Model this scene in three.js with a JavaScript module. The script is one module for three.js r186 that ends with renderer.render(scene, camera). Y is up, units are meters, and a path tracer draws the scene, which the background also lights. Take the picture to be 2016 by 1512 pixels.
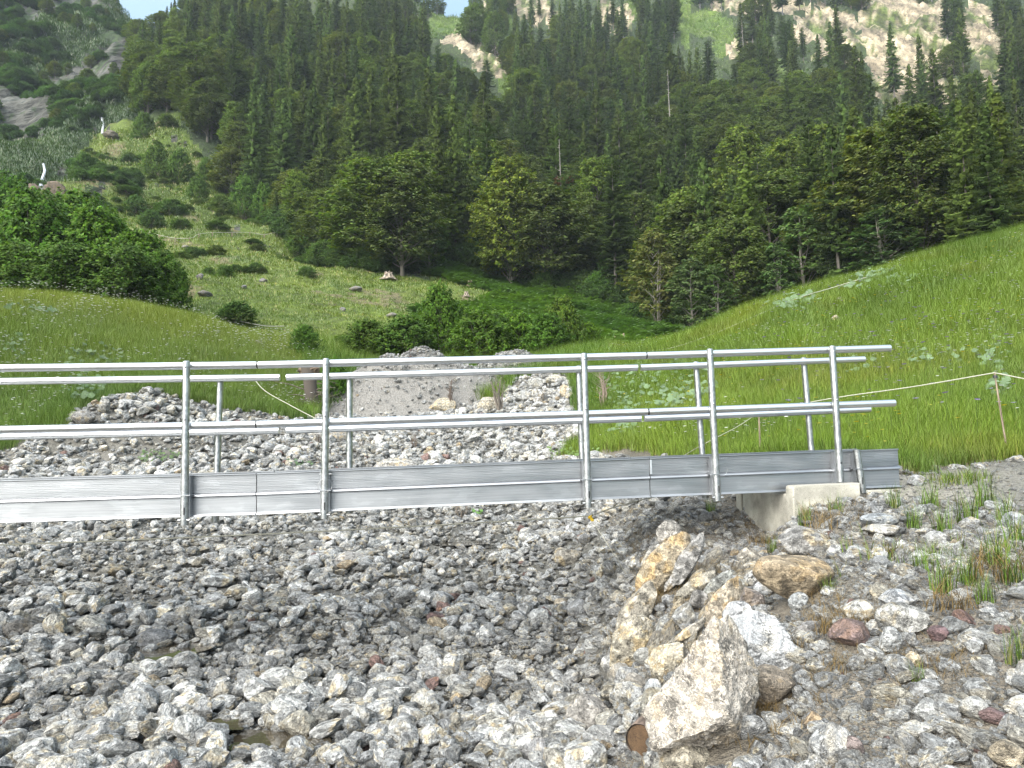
import * as THREE from 'three';
import { createNoise2D, createNoise3D } from 'simplex-noise';
import { mergeGeometries, mergeVertices, toCreasedNormals } from 'three/addons/utils/BufferGeometryUtils.js';

// ---------------------------------------------------------------- camera, sky, sun, exposure
const scene = new THREE.Scene();
const PW = 2016, PH = 1512, FOC = 1516, D2R = Math.PI / 180;
const camera = new THREE.PerspectiveCamera(2 * Math.atan(PH / 2 / FOC) / D2R, 4 / 3, 0.1, 4000);
const EYE = 1.6;
camera.position.set(0, EYE, 0);
camera.rotation.order = 'YXZ';
camera.rotation.set(4.7 * D2R, 0, -1.2 * D2R);
camera.updateMatrixWorld(true);
const renderer = new THREE.WebGLRenderer({ antialias: true });
renderer.toneMapping = THREE.LinearToneMapping;
renderer.toneMappingExposure = 2.25;
renderer.shadowMap.enabled = true;

const SUN = new THREE.Vector3(-0.52, 0.62, 0.60).normalize();
const sun = new THREE.DirectionalLight(new THREE.Color(1.0, 0.955, 0.88), 2.1);
sun.position.copy(SUN).multiplyScalar(120);
sun.target.position.set(0, 0, -20);
sun.castShadow = true;
sun.shadow.radius = 100;
sun.shadow.mapSize.set(4096, 4096);
Object.assign(sun.shadow.camera, { left: -60, right: 60, top: 60, bottom: -60, near: 1, far: 400 });
scene.add(sun, sun.target);

// ---------------------------------------------------------------- numbers
function rng(seed) { let s = (seed * 2654435761) >>> 0 || 1; return () => { s |= 0; s = (s + 0x6d2b79f5) | 0; let t = Math.imul(s ^ (s >>> 15), 1 | s); t = (t + Math.imul(t ^ (t >>> 7), 61 | t)) ^ t; return ((t ^ (t >>> 14)) >>> 0) / 4294967296; }; }
const clamp = (x, a = 0, b = 1) => Math.min(b, Math.max(a, x)), lerp = (a, b, t) => a + (b - a) * t;
const smooth = (a, b, x) => { const t = clamp((x - a) / (b - a)); return t * t * (3 - 2 * t); };
const SN2 = createNoise2D(rng(77)), SN3 = createNoise3D(rng(78));
const noise2 = (x, y, s = 0) => SN2(x * 0.62 + s * 17.31, y * 0.62 - s * 9.77), noise3 = (x, y, z, s = 0) => SN3(x * 0.62 + s * 7.3, y * 0.62 - s * 3.1, z * 0.62 + s * 1.7);
function fbm(x, y, n = 4, s = 0) { let a = 0.5, t = 0; for (let i = 0; i < n; i++, a *= 0.5, x = x * 2.03 + 7.1, y = y * 2.03 + 3.7) t += a * noise2(x, y, s + i); return t; }
function fbm3(x, y, z, n = 3, s = 0) { let a = 0.5, t = 0; for (let i = 0; i < n; i++, a *= 0.5, x = x * 2.03 + 7.1, y = y * 2.03 + 3.7, z = z * 2.03 + 1.9) t += a * noise3(x, y, z, s + i * 11); return t; }
const V = (x, y, z) => new THREE.Vector3(x, y, z), UPV = V(0, 1, 0);

// sky: one hazy bright equirectangular map, whiter round the sun
{
  const w = 512, h = 256, d = new Float32Array(w * h * 4);
  for (let j = 0; j < h; j++) for (let i = 0; i < w; i++) {
    const el = ((j + 0.5) / h - 0.5) * Math.PI, az = ((i + 0.5) / w - 0.5) * 2 * Math.PI;
    const x = Math.cos(az) * Math.cos(el), y = Math.sin(el), z = Math.sin(az) * Math.cos(el);
    const c = x * SUN.x + y * SUN.y + z * SUN.z, t = smooth(-0.05, 0.9, y);
    const cl = smooth(0.0, 0.45, fbm3(x * 2.2, y * 4.5, z * 2.2, 5, 3)) * smooth(-0.02, 0.15, y) * 0.3;
    const glow = 3.6 * Math.exp((c - 1) * 4.2);
    const base = [lerp(0.235, 0.20, t), lerp(0.345, 0.33, t), lerp(0.43, 0.48, t)];
    const o = (j * w + i) * 4;
    for (let k = 0; k < 3; k++) d[o + k] = (lerp(base[k], [0.52, 0.56, 0.60][k], cl) + glow * [1, 0.95, 0.88][k]) * 1.0;
    d[o + 3] = 1;
  }
  const t = new THREE.DataTexture(d, w, h, THREE.RGBAFormat, THREE.FloatType);
  t.mapping = THREE.EquirectangularReflectionMapping; t.magFilter = t.minFilter = THREE.LinearFilter; t.wrapS = THREE.RepeatWrapping; t.needsUpdate = true;
  scene.background = t; scene.environment = t;
}
scene.fog = new THREE.FogExp2(new THREE.Color(0.78, 0.88, 1.0), 0.00016);

// ---------------------------------------------------------------- places: a bearing and a height read off the photograph, and a distance
function ray(px, py) { return V((px - PW / 2) / FOC, (PH / 2 - py) / FOC, -1).applyEuler(camera.rotation); }
function P(px, py, d) { const r = ray(px, py); return r.multiplyScalar(d / -r.z).add(camera.position); }         // d: distance straight ahead
const QI = camera.quaternion.clone().invert();
function proj(x, y, z) { const v = V(x, y - EYE, z).applyQuaternion(QI); return [PW / 2 + FOC * v.x / -v.z, PH / 2 - FOC * v.y / -v.z, -v.z]; }
const azOf = (px) => { const r = ray(px, 880); return Math.atan2(r.x, -r.z); };
const tanOf = (px, py) => { const r = ray(px, py); return r.y / Math.hypot(r.x, r.z); };
function inPoly(p, x, y) { let c = false; for (let i = 0, j = p.length - 2; i < p.length; j = i, i += 2) if ((p[i + 1] > y) !== (p[j + 1] > y) && x < (p[j] - p[i]) * (y - p[i + 1]) / (p[j + 1] - p[i + 1]) + p[i]) c = !c; return c; }

// ---------------------------------------------------------------- names, labels
const used = new Map();
function numbered(n) { const k = used.get(n) || 0; used.set(n, k + 1); return k ? n + '_' + String(k).padStart(3, '0') : n; }
function tag(o, label, category, group) { o.userData.label = label; o.userData.category = category; if (group) o.userData.group = group; return o; }
function shadows(o) { o.castShadow = o.receiveShadow = true; return o; }
function mesh(name, geo, mat, parent) { const o = shadows(new THREE.Mesh(geo, mat)); if (parent && parent !== scene) { o.name = name; parent.add(o); } else { o.name = numbered(name); scene.add(o); } return o; }
function thing(name, pos, label, category, group) { const o = new THREE.Group(); o.name = numbered(name); o.position.copy(pos); scene.add(o); return tag(o, label, category, group); }
function structure(name, geo, mat) { const o = mesh(name, geo, mat); o.userData.kind = 'structure'; return o; }
function stuff(o) { o.userData.kind = 'stuff'; return o; }
function copies(name, geo, mat, list, parent) {           // list of { m: Matrix4, c: Color }
  const o = shadows(new THREE.InstancedMesh(geo, mat, list.length));
  list.forEach((e, i) => { o.setMatrixAt(i, e.m); if (e.c) o.setColorAt(i, e.c); });
  o.name = parent ? name : numbered(name); (parent || scene).add(o);
  return stuff(o);
}
const tmpQ = new THREE.Quaternion(), tmpE = new THREE.Euler();
function trs(x, y, z, rx, ry, rz, sx, sy, sz) { return new THREE.Matrix4().compose(V(x, y, z), tmpQ.setFromEuler(tmpE.set(rx, ry, rz, 'YXZ')), V(sx, sy ?? sx, sz ?? sx)); }
const RGB = (r, g, b) => new THREE.Color(r, g, b);
function vary(R, c, dl = 0.2, dh = 0.06) { const k = 1 + (R() * 2 - 1) * dl, w = (R() * 2 - 1) * dh; return new THREE.Color(c[0] * k * (1 + w), c[1] * k, c[2] * k * (1 - w)); }

// ---------------------------------------------------------------- textures
function tex(size, fn, srgb = true, rep = 1) {
  const d = new Uint8Array(size * size * 4);
  for (let j = 0; j < size; j++) for (let i = 0; i < size; i++) { const c = fn(i / size, j / size), o = (j * size + i) * 4; for (let k = 0; k < 3; k++) d[o + k] = clamp(c[k] ?? c[0]) * 255; d[o + 3] = 255; }
  const t = new THREE.DataTexture(d, size, size);
  t.wrapS = t.wrapT = THREE.MirroredRepeatWrapping; t.magFilter = THREE.LinearFilter; t.minFilter = THREE.LinearMipmapLinearFilter; t.generateMipmaps = true;
  if (srgb) t.colorSpace = THREE.SRGBColorSpace;
  t.repeat.set(rep, rep); t.needsUpdate = true; return t;
}
// ---------------------------------------------------------------- the ground: for a set of bearings, distance and where that ground shows
const FARR = [160, 420, 200, 335, 260, 215, 320, 115, 400, 10, 500, -100, 650, -220];
const BEDP = (m, end = 99) => [2, 2470, 3, 1945, 5, 1512, 5.9, 1405, 7.2, 1305, 9, 1200, 11, 1118, 13, 1055, 15.5, 998, 17.8, 951, 20, 909].map((v, i) => (i % 2 ? v : v * m)).filter((_, i) => i < end);
const COLS = [
  [-500, [...BEDP(1.32), 28, 850, 33, 740, 39, 630, 46, 560, 52, 560, 75, 500, 120, 420, 180, 300, 260, 120, 400, -150, 600, -300]],
  [-200, [...BEDP(1.22), 26, 855, 30, 740, 36, 640, 43, 578, 49, 580, 58, 590, 75, 530, 110, 440, 160, 360, 230, 210, 330, 0, 420, -180, 600, -300]],
  [0, [...BEDP(1.13), 24.3, 852, 28, 745, 34, 642, 41, 588, 47, 592, 57, 600, 75, 545, 110, 455, 150, 400, 172, 345, 185, 305, 230, 240, 300, 110, 360, 0, 420, -110, 600, -260]],
  [120, [...BEDP(1.1), 22.6, 850, 24.2, 803, 27, 745, 33, 645, 41, 593, 47, 600, 57, 608, 75, 545, 110, 455, 150, 405, 168, 388, 176, 330, 200, 300, 240, 225, 300, 140, 370, 10, 400, -30, 440, -60, 600, -60]],
  [200, [...BEDP(1.08), 22.6, 832, 24.5, 781, 27.5, 743, 33, 655, 41, 598, 47, 605, 58, 600, 80, 540, 110, 470, 140, 425, 170, 370, 195, 295, 212, 268, 226, 262, 236, 225, 300, 125, 360, 40, 390, 0, 420, 10, 600, 120]],
  [260, [...BEDP(1.06), 22.8, 825, 25, 774, 27.5, 740, 33, 662, 40, 605, 46, 608, 60, 590, 85, 525, 110, 485, 140, 440, 170, 370, 200, 280, 215, 240, 225, 230, 250, 205, 300, 140, 350, 90, 375, 65, 410, 85, 600, 170]],
  [320, [...BEDP(1.05), 22.8, 825, 25, 771, 27.5, 738, 32, 682, 38.5, 622, 44, 618, 56, 595, 85, 520, 115, 475, 150, 410, 180, 330, 205, 240, 215, 225, 260, 165, 320, 90, 360, 60, 400, 60, 600, 120]],
  [400, [...BEDP(1.03), 22.6, 850, 24.6, 806, 26, 783, 28.5, 750, 31.5, 695, 37, 648, 44, 635, 52, 605, 66, 565, 90, 515, 120, 470, 150, 400, 180, 315, 200, 255, 215, 225, 260, 150, 320, 60, 380, -20, 450, -100, 600, -160]],
  [520, [...BEDP(1.02), 22.6, 855, 25.5, 815, 27.5, 790, 30, 752, 33.5, 708, 39, 682, 47, 650, 60, 605, 85, 545, 120, 480, 140, 440, 160, 390, 200, 290, 260, 160, 320, 60, 400, -50, 600, -200]],
  [640, [...BEDP(1), 22.6, 868, 25.5, 838, 29.5, 812, 34.5, 750, 38, 708, 46, 668, 60, 622, 85, 556, 108, 520, 130, 475, 160, 395, 200, 290, 260, 170, 320, 70, 400, -40, 600, -200]],
  [760, [...BEDP(1), 22.6, 872, 25.5, 842, 29.5, 816, 33.5, 797, 38, 730, 46, 682, 60, 626, 85, 560, 102, 526, 128, 470, 160, 385, 200, 290, 260, 175, 320, 85, 400, 0, 460, -50, 600, -120]],
  [900, [...BEDP(1), 22.6, 868, 26, 828, 30.5, 792, 36, 738, 46, 692, 60, 642, 85, 578, 102, 545, 130, 470, 160, 390, 200, 305, 260, 195, 320, 120, 380, 58, 418, 32, 450, 40, 600, 100]],
  [1040, [...BEDP(1), 22.2, 866, 25.5, 808, 29, 762, 33.5, 732, 46, 692, 60, 646, 85, 600, 104, 570, 130, 500, 160, 420, 200, 330, 260, 222, 320, 140, 400, 45, 470, -30, 600, -150]],
  [1150, [2, 2450, 3, 1930, 5, 1505, 5.9, 1396, 7.2, 1292, 9, 1178, 10.5, 1100, 12, 1040, 13.5, 995, 15, 955, 17, 915, 19, 878, 22, 822, 26, 762, 30, 722, 40, 697, 60, 656, 85, 620, 106, 588, 130, 520, 160, 440, 200, 350, 260, 240, 320, 150, 400, 50, 480, -60, 600, -200]],
  [1260, [1.2, 3050, 2, 2250, 3, 1800, 4.4, 1512, 5, 1405, 5.7, 1292, 6.4, 1185, 7.2, 1102, 8.2, 1042, 9.5, 1000, 11.2, 960, 13, 922, 15, 885, 18, 835, 22, 778, 28, 722, 34, 695, 44, 696, 60, 668, 85, 640, 104, 618, 130, 540, 160, 450, 200, 360, 260, 240, 320, 140, 400, 35, 500, -90, 600, -200]],
  [1380, [1.2, 2900, 2, 2150, 3, 1720, 3.9, 1510, 4.6, 1360, 5.2, 1262, 5.9, 1182, 6.6, 1122, 7.4, 1072, 8.3, 1017, 9.6, 952, 11.2, 905, 14, 846, 19, 768, 26, 702, 33, 662, 40, 672, 55, 680, 75, 668, 100, 648, 130, 560, ...FARR]],
  [1500, [1.2, 2850, 2, 2090, 3, 1690, 3.8, 1500, 4.4, 1370, 5, 1262, 5.7, 1182, 6.3, 1128, 6.9, 1094, 7.6, 1067, 8.3, 1010, 9.2, 930, 11, 880, 14, 820, 19, 735, 26, 662, 34, 618, 40, 638, 55, 658, 80, 640, 105, 605, 130, 545, ...FARR]],
  [1575, [1.2, 2850, 2, 2090, 3, 1690, 3.75, 1490, 4.4, 1340, 5, 1228, 5.7, 1148, 6.3, 1100, 6.8, 1058, 7.1, 1022, 7.6, 993, 8.3, 957, 9.3, 905, 11, 864, 14, 795, 19, 705, 25, 640, 34, 596, 42, 615, 58, 638, 85, 618, 115, 575, 140, 510, ...FARR]],
  [1650, [1.2, 2850, 2, 2090, 3, 1690, 3.7, 1480, 4.4, 1312, 5, 1198, 5.7, 1122, 6.3, 1072, 6.8, 1032, 7.3, 995, 8, 958, 9.2, 905, 12, 840, 16, 765, 22, 680, 29, 610, 36, 572, 44, 590, 60, 610, 90, 590, 125, 535, ...FARR]],
  [1800, [1.2, 2850, 2, 2090, 3, 1690, 3.7, 1480, 4.4, 1302, 5, 1188, 5.7, 1112, 6.3, 1062, 6.9, 1018, 7.6, 978, 8.5, 937, 9.7, 895, 12, 825, 16, 732, 22, 640, 30, 558, 38, 522, 46, 540, 60, 560, 100, 525, 130, 480, ...FARR]],
  [1950, [1.2, 2850, 2, 2090, 3, 1690, 3.7, 1470, 4.4, 1292, 5, 1180, 5.7, 1105, 6.4, 1050, 7, 1008, 7.7, 970, 8.7, 928, 10, 882, 12, 820, 16, 720, 22, 620, 30, 532, 40, 488, 50, 505, 70, 520, 110, 490, 135, 460, ...FARR]],
  [2150, [1.2, 2850, 2, 2090, 3, 1690, 3.8, 1460, 4.6, 1260, 5.4, 1150, 6.4, 1060, 7.2, 1002, 8, 962, 9.2, 915, 10.5, 870, 13, 800, 17, 700, 23, 590, 32, 490, 43, 440, 55, 450, 110, 450, 135, 430, ...FARR]],
  [2500, [1.2, 2850, 2, 2090, 3, 1690, 4, 1420, 5, 1210, 6.4, 1070, 8, 970, 10, 920, 12, 860, 15, 780, 20, 660, 28, 520, 40, 400, 55, 400, 110, 400, 135, 390, ...FARR]],
];
const LR0 = Math.log(0.5), LR1 = Math.log(700), NLR = 640;
function pchip(xs, ys) {
  const n = xs.length, h = [], dl = [], m = [];
  for (let i = 0; i < n - 1; i++) { h[i] = xs[i + 1] - xs[i]; dl[i] = (ys[i + 1] - ys[i]) / h[i]; }
  m[0] = dl[0]; m[n - 1] = dl[n - 2];
  for (let i = 1; i < n - 1; i++) m[i] = dl[i - 1] * dl[i] <= 0 ? 0 : (2 * h[i] + h[i - 1] + h[i] + 2 * h[i - 1]) / ((2 * h[i] + h[i - 1]) / dl[i - 1] + (h[i] + 2 * h[i - 1]) / dl[i]);
  return (x) => {
    if (x <= xs[0]) return ys[0]; if (x >= xs[n - 1]) return ys[n - 1];
    let i = 0; while (x > xs[i + 1]) i++;
    const t = (x - xs[i]) / h[i], t2 = t * t, t3 = t2 * t;
    return ys[i] * (2 * t3 - 3 * t2 + 1) + m[i] * h[i] * (t3 - 2 * t2 + t) + ys[i + 1] * (3 * t2 - 2 * t3) + m[i + 1] * h[i] * (t3 - t2);
  };
}
const colAz = COLS.map((c) => azOf(c[0]));
const colTab = COLS.map(([X, a]) => {
  const xs = [], ys = []; for (let i = 0; i < a.length; i += 2) { xs.push(Math.log(a[i])); ys.push(tanOf(X, a[i + 1])); }
  const f = pchip(xs, ys), t = new Float64Array(NLR + 1);
  for (let i = 0; i <= NLR; i++) { const lr = lerp(LR0, LR1, i / NLR); t[i] = lr < xs[0] ? ys[0] * Math.exp(xs[0] - lr) : f(lr); }
  return t;
});
const colM = COLS.map((_, k) => { const a = Math.max(0, k - 1), b = Math.min(COLS.length - 1, k + 1), t = new Float64Array(NLR + 1); for (let i = 0; i <= NLR; i++) t[i] = (colTab[b][i] - colTab[a][i]) / (colAz[b] - colAz[a]); return t; });
function tanAt(az, lr) {
  const q = clamp((lr - LR0) / (LR1 - LR0)) * NLR, i = Math.min(NLR - 1, Math.floor(q)), f = q - i, n = COLS.length;
  const v = (k) => lerp(colTab[k][i], colTab[k][i + 1], f), s = (k) => lerp(colM[k][i], colM[k][i + 1], f);
  if (az <= colAz[0]) return v(0); if (az >= colAz[n - 1]) return v(n - 1);
  let k = 0; while (az > colAz[k + 1]) k++;
  const h = colAz[k + 1] - colAz[k], t = (az - colAz[k]) / h, t2 = t * t, t3 = t2 * t;
  return v(k) * (2 * t3 - 3 * t2 + 1) + s(k) * h * (t3 - 2 * t2 + t) + v(k + 1) * (3 * t2 - 2 * t3) + s(k + 1) * h * (t3 - t2);
}
function baseH(x, z) {                                   // the smooth lie of the land
  const r = Math.max(0.5, Math.hypot(x, z)), az = Math.atan2(x, -z);
  const front = EYE + r * tanAt(az, Math.log(r));
  const b = smooth(60 * D2R, 120 * D2R, Math.abs(az));
  if (!b) return front;
  const back = EYE - 1.75 - 0.05 * r + 14 * smooth(60, 400, r) * Math.abs(Math.sin(az));
  return lerp(Math.min(front, EYE + r * 0.6), back, b);
}
// which kind of ground: outlines as they lie on the land
const BED = [-1500, 3000, -1500, 1010, -200, 925, 0, 890, 130, 842, 150, 806, 220, 786, 300, 768, 360, 786, 440, 806, 520, 814, 600, 830, 650, 812, 700, 800, 980, 790, 1010, 752, 1060, 736, 1125, 738, 1135, 800, 1140, 870, 1090, 905, 1180, 900, 1240, 915, 1330, 925, 1330, 960, 1290, 1000, 1215, 1015, 1180, 1030, 1245, 1090, 1275, 1130, 1225, 1230, 1195, 1300, 1285, 1400, 1215, 1512, 1100, 1800, 900, 3000];
const GRASSLINE = [1100, 905, 1170, 892, 1240, 885, 1350, 905, 1500, 912, 1800, 926, 2016, 908, 2300, 890, 3000, 880];
function grassY(X) { for (let i = 0; i < GRASSLINE.length - 2; i += 2) if (X <= GRASSLINE[i + 2]) return lerp(GRASSLINE[i + 1], GRASSLINE[i + 3], (X - GRASSLINE[i]) / (GRASSLINE[i + 2] - GRASSLINE[i])); return 880; }
const EDGE = [-1500, 75, -200, 75, 100, 165, 190, 225, 230, 222, 260, 212, 350, 204, 420, 172, 500, 150, 560, 128, 640, 110, 760, 101, 900, 103, 1040, 106, 1150, 105, 1260, 92, 1380, 74, 1500, 66, 1650, 64, 2016, 66, 2600, 70];
function forestEdge(X) { for (let i = 0; i < EDGE.length - 2; i += 2) if (X <= EDGE[i + 2]) return lerp(EDGE[i + 1], EDGE[i + 3], clamp((X - EDGE[i]) / (EDGE[i + 2] - EDGE[i]))); return 70; }
// clearings and bare rock on the mountain [x, y, half width, half height]
const CLEAR = [[885, 40, 52, 36], [940, 85, 50, 16], [985, 105, 26, 10], [995, 165, 18, 34], [1003, 200, 12, 26], [1385, 48, 52, 26], [1425, 70, 26, 24], [1345, 40, 16, 50], [1415, 95, 14, 20], [1245, 20, 14, 30], [1535, 140, 22, 22], [1000, 60, 10, 30]];
const ROCKS = [[1620, 55, 62, 44], [1660, 95, 60, 36], [1730, 60, 40, 80], [1760, 130, 60, 40], [1800, 60, 70, 100], [1830, 120, 55, 80], [1790, 180, 80, 30], [1870, 195, 60, 26], [1925, 60, 40, 60], [1950, 110, 26, 60], [1960, 190, 40, 24], [1460, 12, 60, 20], [1450, 104, 26, 20], [1545, 10, 30, 20], [960, 118, 38, 26], [975, 142, 26, 14], [955, 35, 16, 30], [895, 82, 26, 12], [918, 100, 20, 18], [1050, 15, 40, 32], [1085, 40, 20, 20], [1190, 28, 18, 40], [1225, 50, 18, 34]];
const inEll = (list, X, Y, k = 1) => list.some(([a, b, c, d]) => ((X - a) / (c * k)) ** 2 + ((Y - b) / (d * k)) ** 2 < 1);
const C = { BED: 0, BANK: 1, MEADOW: 2, PASTURE: 3, FOREST: 4, ROCK: 5, PATH: 6, ALP: 7 };
function cls(x, y, z) {
  const r = Math.hypot(x, z), az = Math.atan2(x, -z);
  if (Math.abs(az) > 75 * D2R) return r < 7 && x > -1 ? C.BANK : x < 3 && x > -14 ? C.BED : C.MEADOW;
  const [X, Y] = proj(x, y, z), w = 14 * fbm(x * 1.7, z * 1.7, 3, 5) * clamp(12 / r, 0.2, 1.4), n = fbm(x * 0.06, z * 0.06, 4, 9);
  if (r < 44) {
    if (inPoly(BED, X + w, Y + w * 0.6) && r < 36) return C.BED;
    const g = grassY(X) + w * 0.7;
    if (X > 1080 && Y > g) return X > 1720 && Y > g + 6 && Y < 988 + w && r > 6 ? C.PATH : C.BANK;
    if (X < 620 && Y > 1000) return C.BED;
    return C.MEADOW;
  }
  if (r < forestEdge(X) + n * 14) {
    if (X < 560 && r > 95) {                               // bare outcrops in the rough pasture
      if (noise2(x * 0.16, z * 0.16, 31) + 0.5 * noise2(x * 0.5, z * 0.5, 32) > 0.98) return C.ROCK;
    }
    if (X < 125 && r > 150 && Y > 282 && Y < 385 + n * 20) return C.ROCK;
    if (X < 150 && r > 150) { if (fbm(x * 0.05, z * 0.05 + y * 0.05, 4, 71) > (Math.abs(Y - 345) < 60 && X < 120 ? -0.15 : 0.22)) return C.ROCK; return C.ALP; }
    return r < 46 && X > 1150 ? C.MEADOW : C.PASTURE;
  }
  if (X < 270 && r > 150) return fbm(x * 0.03 + 4, z * 0.03 + y * 0.045, 4, 71) > 0.07 - 0.12 * smooth(120, 210, X) ? C.ROCK : C.ALP;
  const m = 1 + 0.55 * fbm(x * 0.11, z * 0.11 + y * 0.05, 4, 40);
  if (inEll(ROCKS, X, Y, m)) return C.ROCK;
  if (inEll(CLEAR, X, Y, m)) return C.ALP;
  return C.FOREST;
}
function ground(x, z) {
  const h = baseH(x, z), r = Math.hypot(x, z), az = Math.atan2(x, -z);
  let d = 0;
  const near = 1 - smooth(35, 60, r), far = smooth(90, 160, r);
  if (near > 0) d += near * (0.10 * fbm(x * 0.35, z * 0.35, 3, 1) * smooth(3, 12, r) + 0.045 * fbm(x * 1.3, z * 1.3, 3, 2));
  const mid = smooth(35, 60, r) * (1 - 0.5 * far);
  if (mid > 0) d += mid * (1.1 * fbm(x * 0.08, z * 0.08, 4, 3) + 0.25 * noise2(x * 0.5, z * 0.5, 4));
  if (far > 0) d += far * (7 * fbm(x * 0.022, z * 0.022, 4, 6) + 1.2 * noise2(x * 0.15, z * 0.15, 7));
  if (r > 120 && Math.abs(az) < 1) {
    const [X, Y] = proj(x, h, z);
    let k = 0;
    if (X < 270) k = 0.6 * smooth(165, 260, r); else for (const [a, b, c, e] of ROCKS) k = Math.max(k, 1 - smooth(0.7, 1.5, Math.hypot((X - a) / c, (Y - b) / e)));
    if (k > 0) { const rd = 1 - Math.abs(noise2(x * 0.05 + h * 0.008, z * 0.05, 50)), r2 = 1 - Math.abs(noise2(x * 0.16, z * 0.13 + h * 0.03, 51)), r3 = 1 - Math.abs(noise2(x * 0.45, z * 0.4, 52)); d += k * (7 * (rd - 0.6) + 4.2 * (r2 - 0.6) + 1.6 * (r3 - 0.6)); }
  }
  return h + d;
}
function P0(px, py, r0 = 1, r1 = 600) {                  // where the line of sight through a photograph point first meets the land beyond r0
  const v = ray(px, py), hl = Math.hypot(v.x, v.z); let a = r0;
  for (let r = r0; r < r1; r *= 1.012) { const x = v.x / hl * r, z = v.z / hl * r; if (EYE + v.y / hl * r < ground(x, z)) { let b = r; for (let i = 0; i < 12; i++) { const m = (a + b) / 2; if (EYE + v.y / hl * m < ground(v.x / hl * m, v.z / hl * m)) b = m; else a = m; } return V(v.x / hl * b, ground(v.x / hl * b, v.z / hl * b), v.z / hl * b); } a = r; }
  const x = v.x / hl * r1, z = v.z / hl * r1; return V(x, ground(x, z), z);
}
function onRay(px, r) { const az = azOf(px), x = Math.sin(az) * r, z = -Math.cos(az) * r; return V(x, ground(x, z), z); }

// ground materials
const soilTex = tex(512, (u, v) => { const n = fbm(u * 24, v * 24, 5, 60), g = noise2(u * 190, v * 190, 61), k = 0.88 + 0.22 * n + 0.10 * g; return [k, k * 0.985, k * 0.96]; }, true);
const soilBump = tex(512, (u, v) => [0.5 + 0.5 * fbm(u * 40, v * 40, 5, 62) + 0.2 * noise2(u * 180, v * 180, 63)], false);
const leafTex = tex(512, (u, v) => { const n = fbm(u * 16, v * 16, 5, 64), g = noise2(u * 150, v * 150, 65), k = 0.86 + 0.25 * n + 0.14 * g; return [k, k, k * 0.94]; }, true);
const rockTex = tex(1024, (u, v) => { const a = fbm(u * 7 + v * 2, v * 10, 6, 66), c = 1 - Math.abs(noise2(u * 22 + a * 3, v * 14, 67)), g = noise2(u * 210, v * 210, 68); let k = 0.86 + 0.4 * a + 0.08 * g; if (c > 0.93) k *= 0.55; return [k, k * 0.97, k * 0.92]; }, true);
const rockBump = tex(1024, (u, v) => { const a = fbm(u * 12 + v * 3, v * 18, 6, 69), c = 1 - Math.abs(noise2(u * 22 + a * 3, v * 14, 67)); return [0.5 + 0.8 * a - (c > 0.9 ? 0.25 : 0)]; }, false);
const gm = (map, bump, bs, rough = 0.95) => new THREE.MeshStandardMaterial({ map, bumpMap: bump, bumpScale: bs, roughness: rough, vertexColors: true });
const GM = [];
GM[C.BED] = gm(soilTex, soilBump, 0.02); GM[C.BANK] = gm(soilTex, soilBump, 0.03); GM[C.PATH] = gm(soilTex, soilBump, 0.015);
GM[C.MEADOW] = gm(leafTex, soilBump, 0.03); GM[C.PASTURE] = gm(leafTex, soilBump, 0.12); GM[C.FOREST] = gm(leafTex, soilBump, 0.3); GM[C.ALP] = gm(leafTex, soilBump, 0.3);
GM[C.ROCK] = gm(rockTex, rockBump, 0.9);
const GNAME = ['stream_bed', 'bank', 'meadow', 'pasture', 'hillside', 'cliff', 'gravel_path', 'mountain_grass'];
const GCOL = [[0.14, 0.132, 0.118], [0.19, 0.165, 0.135], [0.085, 0.13, 0.016], [0.105, 0.148, 0.018], [0.040, 0.062, 0.018], [0.42, 0.37, 0.28], [0.25, 0.23, 0.20], [0.088, 0.14, 0.02]];
const GUV = [0.7, 0.7, 0.5, 0.12, 0.06, 0.035, 0.7, 0.05];
const land = [];
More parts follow.
